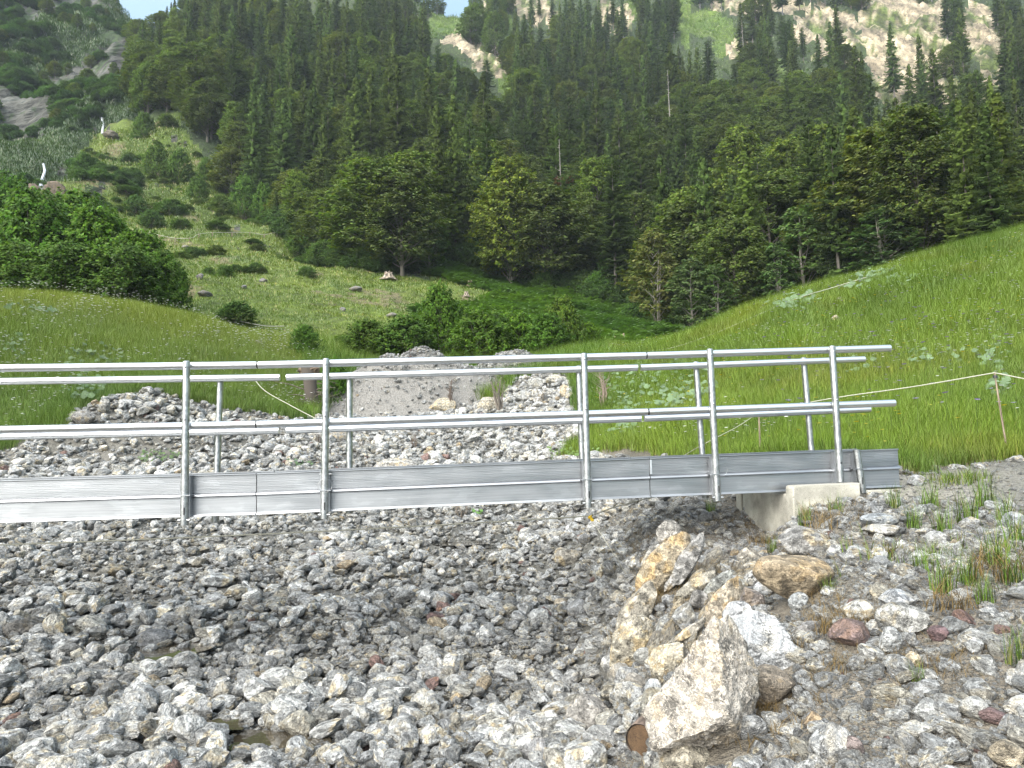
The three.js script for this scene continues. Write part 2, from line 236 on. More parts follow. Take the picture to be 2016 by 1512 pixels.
{
  const azs = []; for (let a = -180; a < -44; a += 4) azs.push(a); for (let a = -44; a <= 44.001; a += 0.2) azs.push(a); for (let a = 48; a <= 180; a += 4) azs.push(a);
  const rs = [0]; for (let r = 0.5; r < 700; r *= r < 30 ? 1.022 : r < 150 ? 1.0145 : 1.0085) rs.push(r);
  const na = azs.length, nr = rs.length, pos = new Float32Array(na * nr * 3), kind = new Uint8Array(na * nr);
  for (let j = 0; j < nr; j++) for (let i = 0; i < na; i++) {
    const a = azs[i] * D2R, x = Math.sin(a) * rs[j], z = -Math.cos(a) * rs[j], y = ground(x, z), o = (j * na + i) * 3;
    pos[o] = x; pos[o + 1] = y; pos[o + 2] = z; kind[j * na + i] = cls(x, y, z);
  }
  const idx = []; for (let j = 0; j < nr - 1; j++) for (let i = 0; i < na - 1; i++) { const a = j * na + i, b = a + 1, c = a + na, d = c + 1; idx.push([a, b, d], [a, d, c]); }
  const whole = new THREE.BufferGeometry(); whole.setAttribute('position', new THREE.BufferAttribute(pos, 3)); whole.setIndex(idx.flat()); whole.computeVertexNormals();
  const nor = whole.attributes.normal.array, by = GNAME.map(() => []);
  for (const t of idx) { if (rs[Math.floor(t[0] / na)] === 0 && t[0] === t[1]) continue; by[kind[t[0]]].push(t); }
  by.forEach((tris, k) => {
    if (!tris.length) return;
    const map = new Map(), p = [], n = [], uv = [], col = [], ix = [];
    for (const t of tris) for (const v of t) {
      if (!map.has(v)) {
        const x = pos[v * 3], y = pos[v * 3 + 1], z = pos[v * 3 + 2], r = Math.hypot(x, z);
        map.set(v, p.length / 3); p.push(x, y, z); n.push(nor[v * 3], nor[v * 3 + 1], nor[v * 3 + 2]);
        if (k === C.ROCK) uv.push((x + z * 0.4) * GUV[k], (y * 0.8 + z * 0.5) * GUV[k]); else uv.push(x * GUV[k], z * GUV[k]);
        let c = [...GCOL[k]]; const m = fbm(x * 0.25, z * 0.25, 4, 80), m2 = fbm(x * 0.03, z * 0.03, 3, 81);
        if (k === C.PASTURE) { c = c.map((q, i) => q * (1 + 0.5 * m + 0.5 * m2 * [1, 0.6, 0.3][i])); if (fbm(x * 0.12, z * 0.12, 4, 82) > 0.27 && r > 60) c = [0.17, 0.15, 0.075]; }
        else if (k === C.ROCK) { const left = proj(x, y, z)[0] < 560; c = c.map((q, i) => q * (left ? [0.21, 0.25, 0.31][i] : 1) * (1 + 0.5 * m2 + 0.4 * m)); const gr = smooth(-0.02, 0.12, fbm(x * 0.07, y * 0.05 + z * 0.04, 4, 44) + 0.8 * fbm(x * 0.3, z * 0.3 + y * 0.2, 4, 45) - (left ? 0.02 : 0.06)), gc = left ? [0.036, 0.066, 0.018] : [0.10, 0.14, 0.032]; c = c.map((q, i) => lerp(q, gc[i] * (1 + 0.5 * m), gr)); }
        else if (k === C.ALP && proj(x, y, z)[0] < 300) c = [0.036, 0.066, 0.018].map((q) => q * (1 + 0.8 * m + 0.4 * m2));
        else c = c.map((q, i) => q * (1 + 0.7 * m + 0.35 * m2 * [1, 0.5, 0.3][i]));
        col.push(...c);
      }
      ix.push(map.get(v));
    }
    const g = new THREE.BufferGeometry();
    g.setAttribute('position', new THREE.Float32BufferAttribute(p, 3)); g.setAttribute('normal', new THREE.Float32BufferAttribute(n, 3)); g.setAttribute('uv', new THREE.Float32BufferAttribute(uv, 2)); g.setAttribute('color', new THREE.Float32BufferAttribute(col, 3)); g.setIndex(ix);
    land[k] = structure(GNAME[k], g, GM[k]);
  });
}
// ---------------------------------------------------------------- geometry builder
class GB {
  constructor() { this.p = []; this.n = []; this.c = []; this.i = []; }
  vert(x, y, z, n, c) { this.p.push(x, y, z); this.n.push(n.x, n.y, n.z); this.c.push(c[0], c[1], c[2]); return this.p.length / 3 - 1; }
  // a leaf or spray: kite from b along d, half width w across s, folded a little along the middle
  kite(b, d, len, s, w, n, c, wide = 0.45, fold = 0.15) {
    const mx = b.x + d.x * len * wide, my = b.y + d.y * len * wide, mz = b.z + d.z * len * wide, f = w * fold;
    const i = this.vert(b.x, b.y, b.z, n, c); this.vert(mx + s.x * w - n.x * f, my + s.y * w - n.y * f, mz + s.z * w - n.z * f, n, c);
    this.vert(b.x + d.x * len, b.y + d.y * len, b.z + d.z * len, n, c); this.vert(mx - s.x * w - n.x * f, my - s.y * w - n.y * f, mz - s.z * w - n.z * f, n, c);
    this.i.push(i, i + 1, i + 2, i, i + 2, i + 3);
  }
  limb(pts, rad, seg, c) {                                // a tapering tube through points
    const rows = [];
    pts.forEach((q, k) => {
      const d = (pts[Math.min(k + 1, pts.length - 1)]).clone().sub(pts[Math.max(k - 1, 0)]).normalize(), a = Math.abs(d.y) > 0.9 ? V(1, 0, 0) : UPV, u = a.clone().cross(d).normalize(), w = d.clone().cross(u), row = [];
      for (let j = 0; j < seg; j++) { const t = j / seg * Math.PI * 2, nn = u.clone().multiplyScalar(Math.cos(t)).addScaledVector(w, Math.sin(t)); row.push(this.vert(q.x + nn.x * rad[k], q.y + nn.y * rad[k], q.z + nn.z * rad[k], nn, c)); }
      rows.push(row);
    });
    for (let k = 0; k < rows.length - 1; k++) for (let j = 0; j < seg; j++) { const a = rows[k][j], b = rows[k][(j + 1) % seg], e = rows[k + 1][j], f = rows[k + 1][(j + 1) % seg]; this.i.push(a, b, f, a, f, e); }
  }
  build() {
    const g = new THREE.BufferGeometry(); g.setAttribute('position', new THREE.Float32BufferAttribute(this.p, 3)); g.setAttribute('normal', new THREE.Float32BufferAttribute(this.n, 3)); g.setAttribute('color', new THREE.Float32BufferAttribute(this.c, 3)); g.setIndex(this.i); return g;
  }
}
const axisY = V(0, 1, 0);
function rod(a, b, r, r2 = r, seg = 16) { const d = b.clone().sub(a), L = d.length(), g = new THREE.CylinderGeometry(r2, r, L, seg, 1); g.translate(0, L / 2, 0); g.applyQuaternion(new THREE.Quaternion().setFromUnitVectors(axisY, d.divideScalar(L))); g.translate(a.x, a.y, a.z); return g; }
function tube(pts, r, seg = 6, n) { return new THREE.TubeGeometry(new THREE.CatmullRomCurve3(pts), n || pts.length * 4, r, seg); }

// ---------------------------------------------------------------- the footbridge
const alu = new THREE.MeshPhysicalMaterial({ color: RGB(0.43, 0.442, 0.452), metalness: 1, roughness: 0.5, roughnessMap: tex(512, (u, v) => { const k = 0.82 + 0.22 * fbm(u * 3, v * 60, 3, 90) + 0.25 * fbm(u * 6, v * 6, 4, 91); return [k]; }, false), bumpMap: tex(512, (u, v) => [0.5 + 0.4 * noise2(u * 2, v * 150, 92)], false), bumpScale: 0.0003 });
alu.map = tex(512, (u, v) => { const s = fbm(u * 5, v * 5, 5, 93), st = noise2(u * 3, v * 90, 94); const k = 0.92 + 0.04 * st + (s > 0.35 ? 0.05 : 0.04 * s); return [k, k, k * 1.005]; }, true);
const aluRail = new THREE.MeshPhysicalMaterial({ color: RGB(0.70, 0.71, 0.72), metalness: 1, roughness: 0.34 });
aluRail.bumpMap = alu.bumpMap; aluRail.bumpScale = 0.0005;
const galv = new THREE.MeshPhysicalMaterial({ color: RGB(0.58, 0.59, 0.59), metalness: 1, roughness: 0.46, map: tex(512, (u, v) => { const a = fbm(u * 26, v * 26, 4, 95), b = fbm(u * 5, v * 9, 4, 96), k = 0.88 + 0.16 * a + 0.14 * b; return [k, k, k]; }, true) });
galv.roughnessMap = tex(256, (u, v) => [0.82 + 0.4 * fbm(u * 22, v * 22, 4, 97)], false);
const darkMetal = new THREE.MeshStandardMaterial({ color: RGB(0.03, 0.03, 0.032), roughness: 0.6, metalness: 0.4 });
const A0 = P(0, 900, 6.5), B0 = P(1766, 900, 7.2);
const BT = V(B0.x - A0.x, 0, B0.z - A0.z).normalize(), BN = V(-BT.z, 0, BT.x).multiplyScalar(-1); if (BN.z < 0) BN.negate();
function fp(px, py, off = 0) { const r = ray(px, py), o = A0.clone().addScaledVector(BN, off), s = o.sub(camera.position).dot(BN) / r.dot(BN); return camera.position.clone().addScaledVector(r, s); }
const FAR = -0.73;
function sweep(prof, a, b) {                              // a closed profile (out, up) pushed from a to b, flat faces, closed ends, uv in metres
  const p = [], uv = [], L = a.distanceTo(b), at = (q, [u, v]) => V(q.x, q.y + v, q.z).addScaledVector(BN, u); let run = 0;
  const tri = (q, t) => { q.forEach((k) => p.push(k.x, k.y, k.z)); t.forEach((k) => uv.push(k[0], k[1])); };
  prof.forEach((q, k) => { const w = prof[(k + 1) % prof.length], e = Math.hypot(w[0] - q[0], w[1] - q[1]), A = at(a, q), B = at(b, q), C2 = at(b, w), D = at(a, w), v0 = q[1], v1 = w[1]; tri([A, B, C2], [[0, v0], [L, v0], [L, v1]]); tri([A, C2, D], [[0, v0], [L, v1], [0, v1]]); run += e; });
  const f = THREE.ShapeUtils.triangulateShape(prof.map((q) => new THREE.Vector2(q[0], q[1])), []);
  for (const [i, j, k] of f) { tri([at(a, prof[i]), at(a, prof[k]), at(a, prof[j])], [prof[i], prof[k], prof[j]]); tri([at(b, prof[i]), at(b, prof[j]), at(b, prof[k])], [prof[i], prof[j], prof[k]]); }
  const g = new THREE.BufferGeometry(); g.setAttribute('position', new THREE.Float32BufferAttribute(p, 3)); g.setAttribute('uv', new THREE.Float32BufferAttribute(uv, 2)); g.computeVertexNormals(); return g;
}
function boxTN(c, lt, lv, ln, r = 0) { const m = new THREE.Matrix4().makeBasis(BT, UPV, BN).setPosition(c); const g = new THREE.BoxGeometry(lt, lv, ln); g.applyMatrix4(m); return g; }
{
  const bridge = thing('footbridge', V(0, 0, 0), 'long aluminium footbridge with tubular railings spanning the stony stream bed', 'footbridge');
  const beamProfile = [[-0.03, 0], [0.032, 0], [0.034, 0.003], [0.032, 0.011], [0.006, 0.014], [0.004, 0.018], [0.004, 0.160], [0.020, 0.162], [0.032, 0.165], [0.037, 0.170], [0.036, 0.176], [0.032, 0.183], [0.026, 0.189], [0.018, 0.194], [0.010, 0.198], [0.004, 0.2]];
  for (let k = 0; k < 9; k++) { const v = 0.205 + k * 0.0145; beamProfile.push([0.004, v], [0.0065, v + 0.0015], [0.0065, v + 0.007], [0.004, v + 0.0085]); }
  beamProfile.push([0.004, 0.338], [0.020, 0.341], [0.021, 0.344], [0.021, 0.351], [0.018, 0.353], [-0.03, 0.353], [-0.03, 0.342], [-0.012, 0.339], [-0.012, 0.013], [-0.03, 0.011]);
  const knots = [[-420, 1042.5], [505, 1013], [1280, 979], [1771, 958.5]].map(([x, y]) => fp(x, y));
  for (const [off, flip] of [[0, 1], [FAR, -1]]) for (let k = 0; k < 3; k++) {
    const a = knots[k].clone(), b = knots[k + 1].clone(), d = b.clone().sub(a).normalize();
    if (k) a.addScaledVector(d, 0.004); if (k < 2) b.addScaledVector(d, -0.004);
    a.addScaledVector(BN, off); b.addScaledVector(BN, off);
    const g = sweep(flip > 0 ? beamProfile : beamProfile.map(([u, v]) => [-u, v]).reverse(), a, b);
    g.attributes.uv.array.forEach((_, i, q) => { q[i] *= i % 2 ? 1.4 : 0.45; });
    const beam = mesh('side_beam', g, alu, bridge);
    if (k === 1 && flip > 0) mesh('joint_plate', boxTN(knots[2].clone().addScaledVector(BN, 0.012).add(V(0.012, 0.272, 0)), 0.018, 0.128, 0.014), aluRail, beam);
    if (k === 0 && flip > 0) mesh('joint_gap', boxTN(knots[1].clone().add(V(0, 0.265, 0)), 0.01, 0.14, 0.008), darkMetal, beam);
  }
  // walkway panels resting between the two beams, just below their tops
  for (let s = 0; s < 3; s++) {
    const a = knots[s], b = knots[s + 1], L = a.distanceTo(b), n = Math.round(L / 0.24);
    for (let k = 0; k < n; k++) { const c = a.clone().lerp(b, (k + 0.5) / n).addScaledVector(BN, FAR / 2); c.y += 0.183; const g = new THREE.BoxGeometry(L / n * 0.55, 0.04, 0.69), d = b.clone().sub(a).normalize(); g.applyMatrix4(new THREE.Matrix4().makeBasis(d, BN.clone().cross(d), BN).setPosition(c)); mesh('deck_slat', g, alu, bridge); }
    for (let k = 0; k <= 1; k++) { const c = a.clone().lerp(b, 0.3 + k * 0.45).addScaledVector(BN, FAR / 2); c.y += 0.07; mesh('cross_beam', boxTN(c, 0.06, 0.08, 0.70), alu, bridge); }
  }
  // railings
  const rail = (list, off, r) => { for (const [x0, y0, x1, y1, ...cut] of list) { const a = fp(x0, y0, off), b = fp(x1, y1, off), g = rod(a, b, r, r, 22); const L = a.distanceTo(b); const u = g.attributes.uv.array; for (let i = 0; i < u.length; i += 2) { const t = u[i]; u[i] = u[i + 1] * L * 0.5; u[i + 1] = t * 0.2; } const m = mesh('rail', g, aluRail, bridge); for (const q of cut) mesh('joint_sleeve', rod(fp(q, lerp(y0, y1, (q - x0) / (x1 - x0)), off).addScaledVector(BT, -0.02), fp(q, lerp(y0, y1, (q - x0) / (x1 - x0)), off).addScaledVector(BT, 0.02), r * 0.93), darkMetal, m); } };
  const RF = 0.033, RB = FAR - 0.033;
  rail([[-420, 730, 505.5, 718.5, 506.5], [508.5, 718.5, 1271, 700, 1272], [1273.5, 700, 1752, 685.5]], RF, 0.0325);
  rail([[-420, 855, 503.5, 835.5, 504.5], [506.5, 835.5, 1274.5, 811, 1276], [1277.5, 811, 1761, 793.5]], RF, 0.0325);
  rail([[-420, 757, 551, 743], [564, 743, 1255, 723.8], [1261, 723.6, 1701.5, 707.5]], RB, 0.0325);
  rail([[-420, 869, 549, 847.8], [564, 847.5, 1262, 824.2], [1269, 824, 1712.5, 806]], RB, 0.0325);
  const sleeveBolt = new THREE.SphereGeometry(0.010, 10, 8);
  const post = (xt, yt, xb, yb, off, side, low = true) => {
    const n = side, top = fp(xt, yt, off), bot = fp(xb, yb, off), d = top.clone().sub(bot).normalize(), at = (y) => bot.clone().addScaledVector(d, (y - bot.y) / d.y);
    const k = knots.findIndex((q, i) => i < 3 && bot.x < knots[i + 1].x && bot.x >= q.x), a = knots[Math.max(0, k)], b = knots[Math.max(0, k) + 1], by = lerp(a.y, b.y, clamp((bot.x - a.x) / (b.x - a.x)));
    const g = rod(low ? at(by + 0.33) : bot, top, 0.0305, 0.0305, 22), cap = new THREE.SphereGeometry(0.0305, 18, 8, 0, Math.PI * 2, 0, Math.PI / 2); cap.scale(1, 0.45, 1); cap.translate(top.x, top.y, top.z);
    const u = g.attributes.uv.array; for (let i = 0; i < u.length; i += 2) { u[i] *= 0.25; u[i + 1] *= 1.1; }
    const p = mesh('post', mergeGeometries([g, cap]), galv, bridge);
    const front = BN.clone().multiplyScalar(n);
    for (const yr of [0.045, side > 0 ? 0.49 : 0.47]) { const q = top.clone().addScaledVector(d, -yr).addScaledVector(front, side > 0 ? 0.028 : -0.028), bg = sleeveBolt.clone(); bg.translate(q.x, q.y, q.z); mesh('bolt', bg, galv, p); }
    const face = BN.clone().multiplyScalar(-n * 0.052);
    mesh('bracket', boxTN(at(by + 0.175).add(face), 0.066, 0.345, 0.086), alu, p);
    for (const e of [-1, 1]) mesh('bracket_flange', boxTN(at(by + 0.175).add(face).addScaledVector(BT, e * 0.036).addScaledVector(front, 0.02), 0.008, 0.347, 0.052), alu, p);
    if (!low) { const h = new THREE.CylinderGeometry(0.008, 0.008, 0.004, 14); h.rotateX(Math.PI / 2); const q = at(by + 0.245).addScaledVector(front, 0.031); h.translate(q.x, q.y, q.z); mesh('bolt_hole', h, darkMetal, p); return; }
    const lowEnd = bot, sl = mesh('sleeve', rod(lowEnd, at(by + 0.352), 0.0345, 0.0345, 22), galv, p);
    mesh('collar', boxTN(at(by + 0.188).addScaledVector(front, -0.012), 0.112, 0.008, 0.105), alu, p);
    const slot = new THREE.CapsuleGeometry(0.0065, 0.055, 4, 10), q = at(by + 0.055).addScaledVector(front, 0.0315).addScaledVector(BT, 0.006); slot.translate(q.x, q.y, q.z); mesh('slot', slot, darkMetal, p);
    const nut = new THREE.CylinderGeometry(0.011, 0.011, 0.1, 6); nut.rotateZ(Math.PI / 2); const q2 = at(by - 0.02).addScaledVector(front, 0.012); nut.translate(q2.x, q2.y, q2.z); mesh('bolt', nut, galv, p);
  };
  const OF = 0.095, OB = FAR - 0.095;
  post(367, 713, 363, 1034, OF, 1); post(642, 708, 638.5, 1021, OF, 1); post(1149.5, 697.5, 1158, 999, OF, 1); post(1397.5, 689, 1412.5, 986, OF, 1); post(1638, 683, 1655, 949, OF, 1, false);
  post(434, 742, 424, 1029, OB, -1); post(688, 735, 688, 1011, OB, -1); post(1139, 722, 1150, 992, OB, -1); post(1370, 714, 1389, 981, OB, -1); post(1582, 706, 1604, 962, OB, -1, false);
  post(-130, 722, -140, 1048, OF, 1); post(-20, 752, -40, 1040, OB, -1);
  // the empty socket near the end of the beam
  { const a = fp(1686, 885.5, OF), b = fp(1698, 970, OF), s = mesh('socket', rod(b, a, 0.0335, 0.0335, 22), galv, bridge); mesh('bracket', boxTN(a.clone().lerp(b, 0.5).addScaledVector(BN, -0.052), 0.066, 0.345, 0.086), alu, s); mesh('collar', boxTN(a.clone().lerp(b, 0.44).addScaledVector(BN, -0.012), 0.112, 0.008, 0.105), alu, s); const slot = new THREE.CapsuleGeometry(0.0065, 0.055, 4, 10), q = a.clone().lerp(b, 0.72).addScaledVector(BN, 0.031); slot.translate(q.x, q.y, q.z); mesh('slot', slot, darkMetal, s); }
  const wire = new THREE.MeshStandardMaterial({ color: RGB(0.5, 0.5, 0.5), metalness: 1, roughness: 0.35 });
  for (const [x, y] of [[640, 956], [1420, 925]]) { const t = new THREE.TorusGeometry(0.058, 0.0016, 6, 40), c = fp(x, y, 0.13); t.rotateY(0.2); t.translate(c.x, c.y, c.z); mesh('safety_wire', t, wire, bridge); const pin = rod(fp(x - 12, y - 22, 0.1), fp(x + 13, y - 23, 0.1), 0.004, 0.004, 8); mesh('pin', pin, galv, bridge); }
}
// ---------------------------------------------------------------- concrete abutment under the right end
{
  const conc = new THREE.MeshStandardMaterial({ color: RGB(0.47, 0.46, 0.42), roughness: 0.93, map: tex(512, (u, v) => { const a = fbm(u * 5, v * 5, 5, 100), b = noise2(u * 130, v * 130, 101), h = noise2(u * 46, v * 46, 102) > 0.82 ? -0.35 : 0; const k = 0.88 + 0.22 * a + 0.05 * b + h * 0.4; return [k, k * 0.99, k * 0.96]; }, true), bumpMap: tex(512, (u, v) => [0.6 + 0.25 * fbm(u * 30, v * 30, 4, 103) - (noise2(u * 46, v * 46, 102) > 0.82 ? 0.4 : 0)], false), bumpScale: 0.006 });
  const q0 = fp(1562, 958, 0.24), tx = (v) => v.clone().sub(A0).dot(BT), t0 = tx(q0), t1 = tx(fp(1690, 958, 0.24)), top = q0.y - 0.005, seat = fp(1560, 971, 0).y - 0.006;
  const make = (l0, l1, y1, n0, n1, batter) => {
    const s = new THREE.Shape(); s.moveTo(l0 - batter, -0.75 - y1); s.lineTo(l0, -0.02); s.quadraticCurveTo(l0, 0, l0 + 0.02, 0); s.lineTo(l1, 0.01); s.lineTo(l1, -0.75 - y1);
    const g = new THREE.ExtrudeGeometry(s, { depth: n1 - n0 - 0.02, bevelEnabled: true, bevelThickness: 0.01, bevelSize: 0.012, bevelSegments: 3, curveSegments: 4 });
    g.translate(0, 0, n0 + 0.01); g.applyMatrix4(new THREE.Matrix4().makeBasis(BT, UPV, BN).setPosition(A0.x, y1, A0.z)); return g;
  };
  const ab = thing('concrete_abutment', V(0, 0, 0), 'pale concrete abutment block carrying the right end of the aluminium footbridge', 'abutment');
  mesh('bearing_wall', make(t0 + 0.013, t0 + 1.0, seat, FAR - 0.22, 0.098, 0.04), conc, ab);
  mesh('cheek_wall', make(t0, t1, top, 0.102, 0.25, 0.03), conc, ab);
  mesh('cheek_wall', make(t0, t1 - 0.1, top, FAR - 0.36, FAR - 0.224, 0.06), conc, ab);
  tag(ab, 'pale concrete abutment block carrying the right end of the aluminium footbridge', 'abutment');
}
// ---------------------------------------------------------------- stones
function rockGeo(seed, detail, o = {}) {
  const R = rng(seed), np = o.planes ?? 11, pl = [];
  for (let k = 0; k < np; k++) { const y = 1 - 2 * (k + 0.5) / np, a = k * 2.39996 + R() * 1.4, q = Math.sqrt(1 - y * y); const n = V(Math.cos(a) * q + (R() - 0.5) * 0.5, y + (R() - 0.5) * 0.5, Math.sin(a) * q + (R() - 0.5) * 0.5).normalize(); pl.push([n, lerp(o.d0 ?? 0.6, o.d1 ?? 0.95, R())]); }
  if (o.cut) for (const [x, y, z, d] of o.cut) pl.push([V(x, y, z).normalize(), d]);
  const g0 = new THREE.IcosahedronGeometry(1, detail); g0.deleteAttribute('uv'); g0.deleteAttribute('normal');
  const g = mergeVertices(g0, 1e-4), p = g.attributes.position, v = V(0, 0, 0), pw = o.sharp ?? 18, ns = (o.rough ?? 0.05) * 0.6, S = o.size ?? [1, 1, 1];
  for (let i = 0; i < p.count; i++) {
    v.fromBufferAttribute(p, i).normalize(); let s = Math.pow(1 / 1.05, pw);
    for (const [n, d] of pl) { const c = v.dot(n); if (c > 0.02) s += Math.pow(c / d, pw); }
    let r = Math.pow(s, -1 / pw); const fr = o.freq ?? 2.2;
    r *= 1 + ns * (1.6 * fbm3(v.x * fr + seed, v.y * fr * (o.strata ?? 1), v.z * fr, o.oct ?? 3, seed % 13) + (o.chip ?? 0.4) * (Math.abs(noise3(v.x * fr * 2.3, v.y * fr * 2.3 * (o.strata ?? 1), v.z * fr * 2.3 + seed, 3)) - 0.4));
    p.setXYZ(i, v.x * r * S[0], v.y * r * S[1], v.z * r * S[2]);
  }
  const c = toCreasedNormals(g, o.crease ?? 0.55), cp = c.attributes.position, uv = new Float32Array(cp.count * 2), k = o.uv ?? 0.5, e1 = V(0, 0, 0), e2 = V(0, 0, 0);
  for (let t = 0; t < cp.count; t += 3) {
    e1.set(cp.getX(t + 1) - cp.getX(t), cp.getY(t + 1) - cp.getY(t), cp.getZ(t + 1) - cp.getZ(t)); e2.set(cp.getX(t + 2) - cp.getX(t), cp.getY(t + 2) - cp.getY(t), cp.getZ(t + 2) - cp.getZ(t)); e1.cross(e2);
    const ax = Math.abs(e1.x), ay = Math.abs(e1.y), az = Math.abs(e1.z);
    for (let j = t; j < t + 3; j++) { const x = cp.getX(j), y = cp.getY(j), z = cp.getZ(j); const [a, b] = ay >= ax && ay >= az ? [x, z] : ax >= az ? [z, y] : [x, y]; uv[j * 2] = a * k + seed * 0.37; uv[j * 2 + 1] = b * k + seed * 0.21; }
  }
  c.setAttribute('uv', new THREE.BufferAttribute(uv, 2)); return c;
}
// limestone: flecks, pale calcite veins, stained patches
function stoneTex(seed, vein, stain, band = 0) {
  return tex(512, (u, v) => {
    const w = fbm(u * 4, v * 4, 4, seed), g = noise2(u * 120, v * 120, seed + 1), g2 = noise2(u * 46, v * 46, seed + 2), a = Math.abs(noise2(u * 5 + w * 2.2, v * 5 - w, seed + 3)), b = Math.abs(noise2(u * 11 - w * 2, v * 9 + w * 3, seed + 4));
    const pt = smooth(0.06, 0.30, fbm(u * 8 + 3, v * 8, 4, seed + 7)), dk = smooth(0.05, 0.35, fbm(u * 6, v * 6 + 9, 4, seed + 8)); let k = 0.72 + 0.16 * w + 0.07 * g + 0.09 * g2 + 0.20 * pt - 0.20 * dk + band * 0.10 * noise2(u * 3 + w, v * 26 + w * 5, seed + 6); let c = [k, k, k * 0.985];
    if (vein && (a < 0.045 * vein || b < 0.024 * vein)) c = [0.95, 0.94, 0.91];
    const s = smooth(0.05, 0.4, fbm(u * 3, v * 3, 4, seed + 5)) * stain; c = [c[0] * (1 + 0.06 * s), c[1] * (1 - 0.02 * s), c[2] * (1 - 0.16 * s)];
    return c;
  }, true);
}
const stoneBump = tex(512, (u, v) => [0.5 + 0.6 * fbm(u * 14, v * 14, 5, 120) + 0.12 * noise2(u * 110, v * 110, 121)], false);
const ST = [stoneTex(130, 1, 0.4), stoneTex(140, 0.5, 0.9, 1), stoneTex(150, 0, 0.5, 0.6)];
const stoneMat = ST.map((map) => new THREE.MeshStandardMaterial({ map, roughness: 0.86, bumpMap: stoneBump, bumpScale: 0.03 }));
const PROTO = []; for (let k = 0; k < 12; k++) PROTO.push(rockGeo(300 + k, 3, { planes: 7 + (k % 5), rough: 0.05, uv: 0.32, sharp: k % 3 ? 30 : 44, d0: 0.42, d1: 0.95, crease: 0.42 }));
const PROTOLOW = []; for (let k = 0; k < 6; k++) PROTOLOW.push(rockGeo(340 + k, 1, { planes: 9, rough: 0.08, uv: 0.32 }));
const STONECOL = [[0.44, 0.445, 0.45], [0.37, 0.375, 0.385], [0.52, 0.525, 0.53], [0.28, 0.285, 0.29], [0.38, 0.36, 0.315], [0.60, 0.60, 0.60], [0.24, 0.245, 0.25], [0.45, 0.435, 0.40], [0.40, 0.41, 0.425], [0.40, 0.33, 0.24], [0.23, 0.15, 0.135], [0.31, 0.31, 0.30]];
const STONEW = [0.20, 0.17, 0.14, 0.11, 0.035, 0.10, 0.06, 0.05, 0.10, 0.01, 0.006, 0.018];
function pickCol(R) { let t = R(), k = 0; while (k < STONEW.length - 1 && t > STONEW[k]) t -= STONEW[k++]; return k; }
const indMat = STONECOL.map((c, k) => ST.map((map) => new THREE.MeshStandardMaterial({ map, color: RGB(c[0] * 1.5, c[1] * 1.49, c[2] * 1.47), roughness: 0.86, bumpMap: stoneBump, bumpScale: 0.03 })));
const POOLS = [[560, 1466, 110, 22], [420, 1442, 70, 14], [330, 1288, 70, 22], [905, 1076, 60, 8], [250, 1200, 60, 10]];
const FREE = [];                                          // places kept clear for the boulders: [x, z, radius]
function scatter(parent, seed, n, rMin, rMax, kind, size, opts = {}) {
  const R = rng(seed), out = [], a0 = azOf(opts.x0 ?? -130), a1 = azOf(opts.x1 ?? 2150);
  for (let k = 0; k < n; k++) {
    const r = rMin + (rMax - rMin) * Math.pow(R(), opts.pow ?? 1.25), az = lerp(a0, a1, R()), x = Math.sin(az) * r, z = -Math.cos(az) * r, y = ground(x, z), q = [R(), R(), R(), R(), R(), R(), R(), R()];
    if (cls(x, y, z) !== kind) continue;
    const [X, Y] = proj(x, y, z);
    let s = size(q[0], r, X, Y, x, z); if (!s) continue;
    if (FREE.some(([fx, fz, fr]) => Math.hypot(x - fx, z - fz) < fr * 0.8)) continue;
    if (s > 0.026 && POOLS.some(([a, b, c, d]) => ((X - a) / c) ** 2 + ((Y - b) / d) ** 2 < 1) && q[1] < 0.9) continue;
    const fl = opts.flat ? lerp(0.22, 0.65, q[2]) : lerp(0.36, 0.82, q[2]), el = lerp(0.62, 1, q[3]);
    const sx = s, sy = s * fl, sz = s * el, lift = sy * (opts.lift ?? 0.25) * (0.4 + q[4]) + (opts.pile ?? 0) * q[5] * s;
    out.push({ d: s / r, x, z, m: trs(x, y + lift, z, (q[6] - 0.5) * (opts.tilt ?? 0.9), q[7] * 6.283, (q[4] - 0.5) * (opts.tilt ?? 0.9), sx, sy, sz), col: pickCol(R), g: Math.floor(R() * 12), t: R() < 0.5 ? 0 : R() < 0.6 ? 1 : 2, R: R() });
  }
  out.sort((a, b) => b.d - a.d);
  const single = Math.min(opts.single ?? 0, out.length);
  for (let k = 0; k < single; k++) { const e = out[k]; const o = mesh('stone', PROTO[e.g], indMat[e.col][e.t], parent); e.m.decompose(o.position, o.quaternion, o.scale); }
  const rest = out.slice(single), lists = new Map();
  for (const e of rest) { const key = e.d > 0.006 ? e.g + '_' + e.t : 'l' + (e.g % 6) + '_' + (e.t); if (!lists.has(key)) lists.set(key, []); const c = STONECOL[e.col], f = 1.52 * lerp(0.8, 1.15, e.R); lists.get(key).push({ m: e.m, c: RGB(c[0] * f, c[1] * f, c[2] * f) }); }
  for (const [key, l] of lists) { const [a, t] = key.split('_'); copies(opts.name ?? 'cobbles', a[0] === 'l' ? PROTOLOW[+a.slice(1)] : PROTO[+a], stoneMat[+t], l, parent); }
}
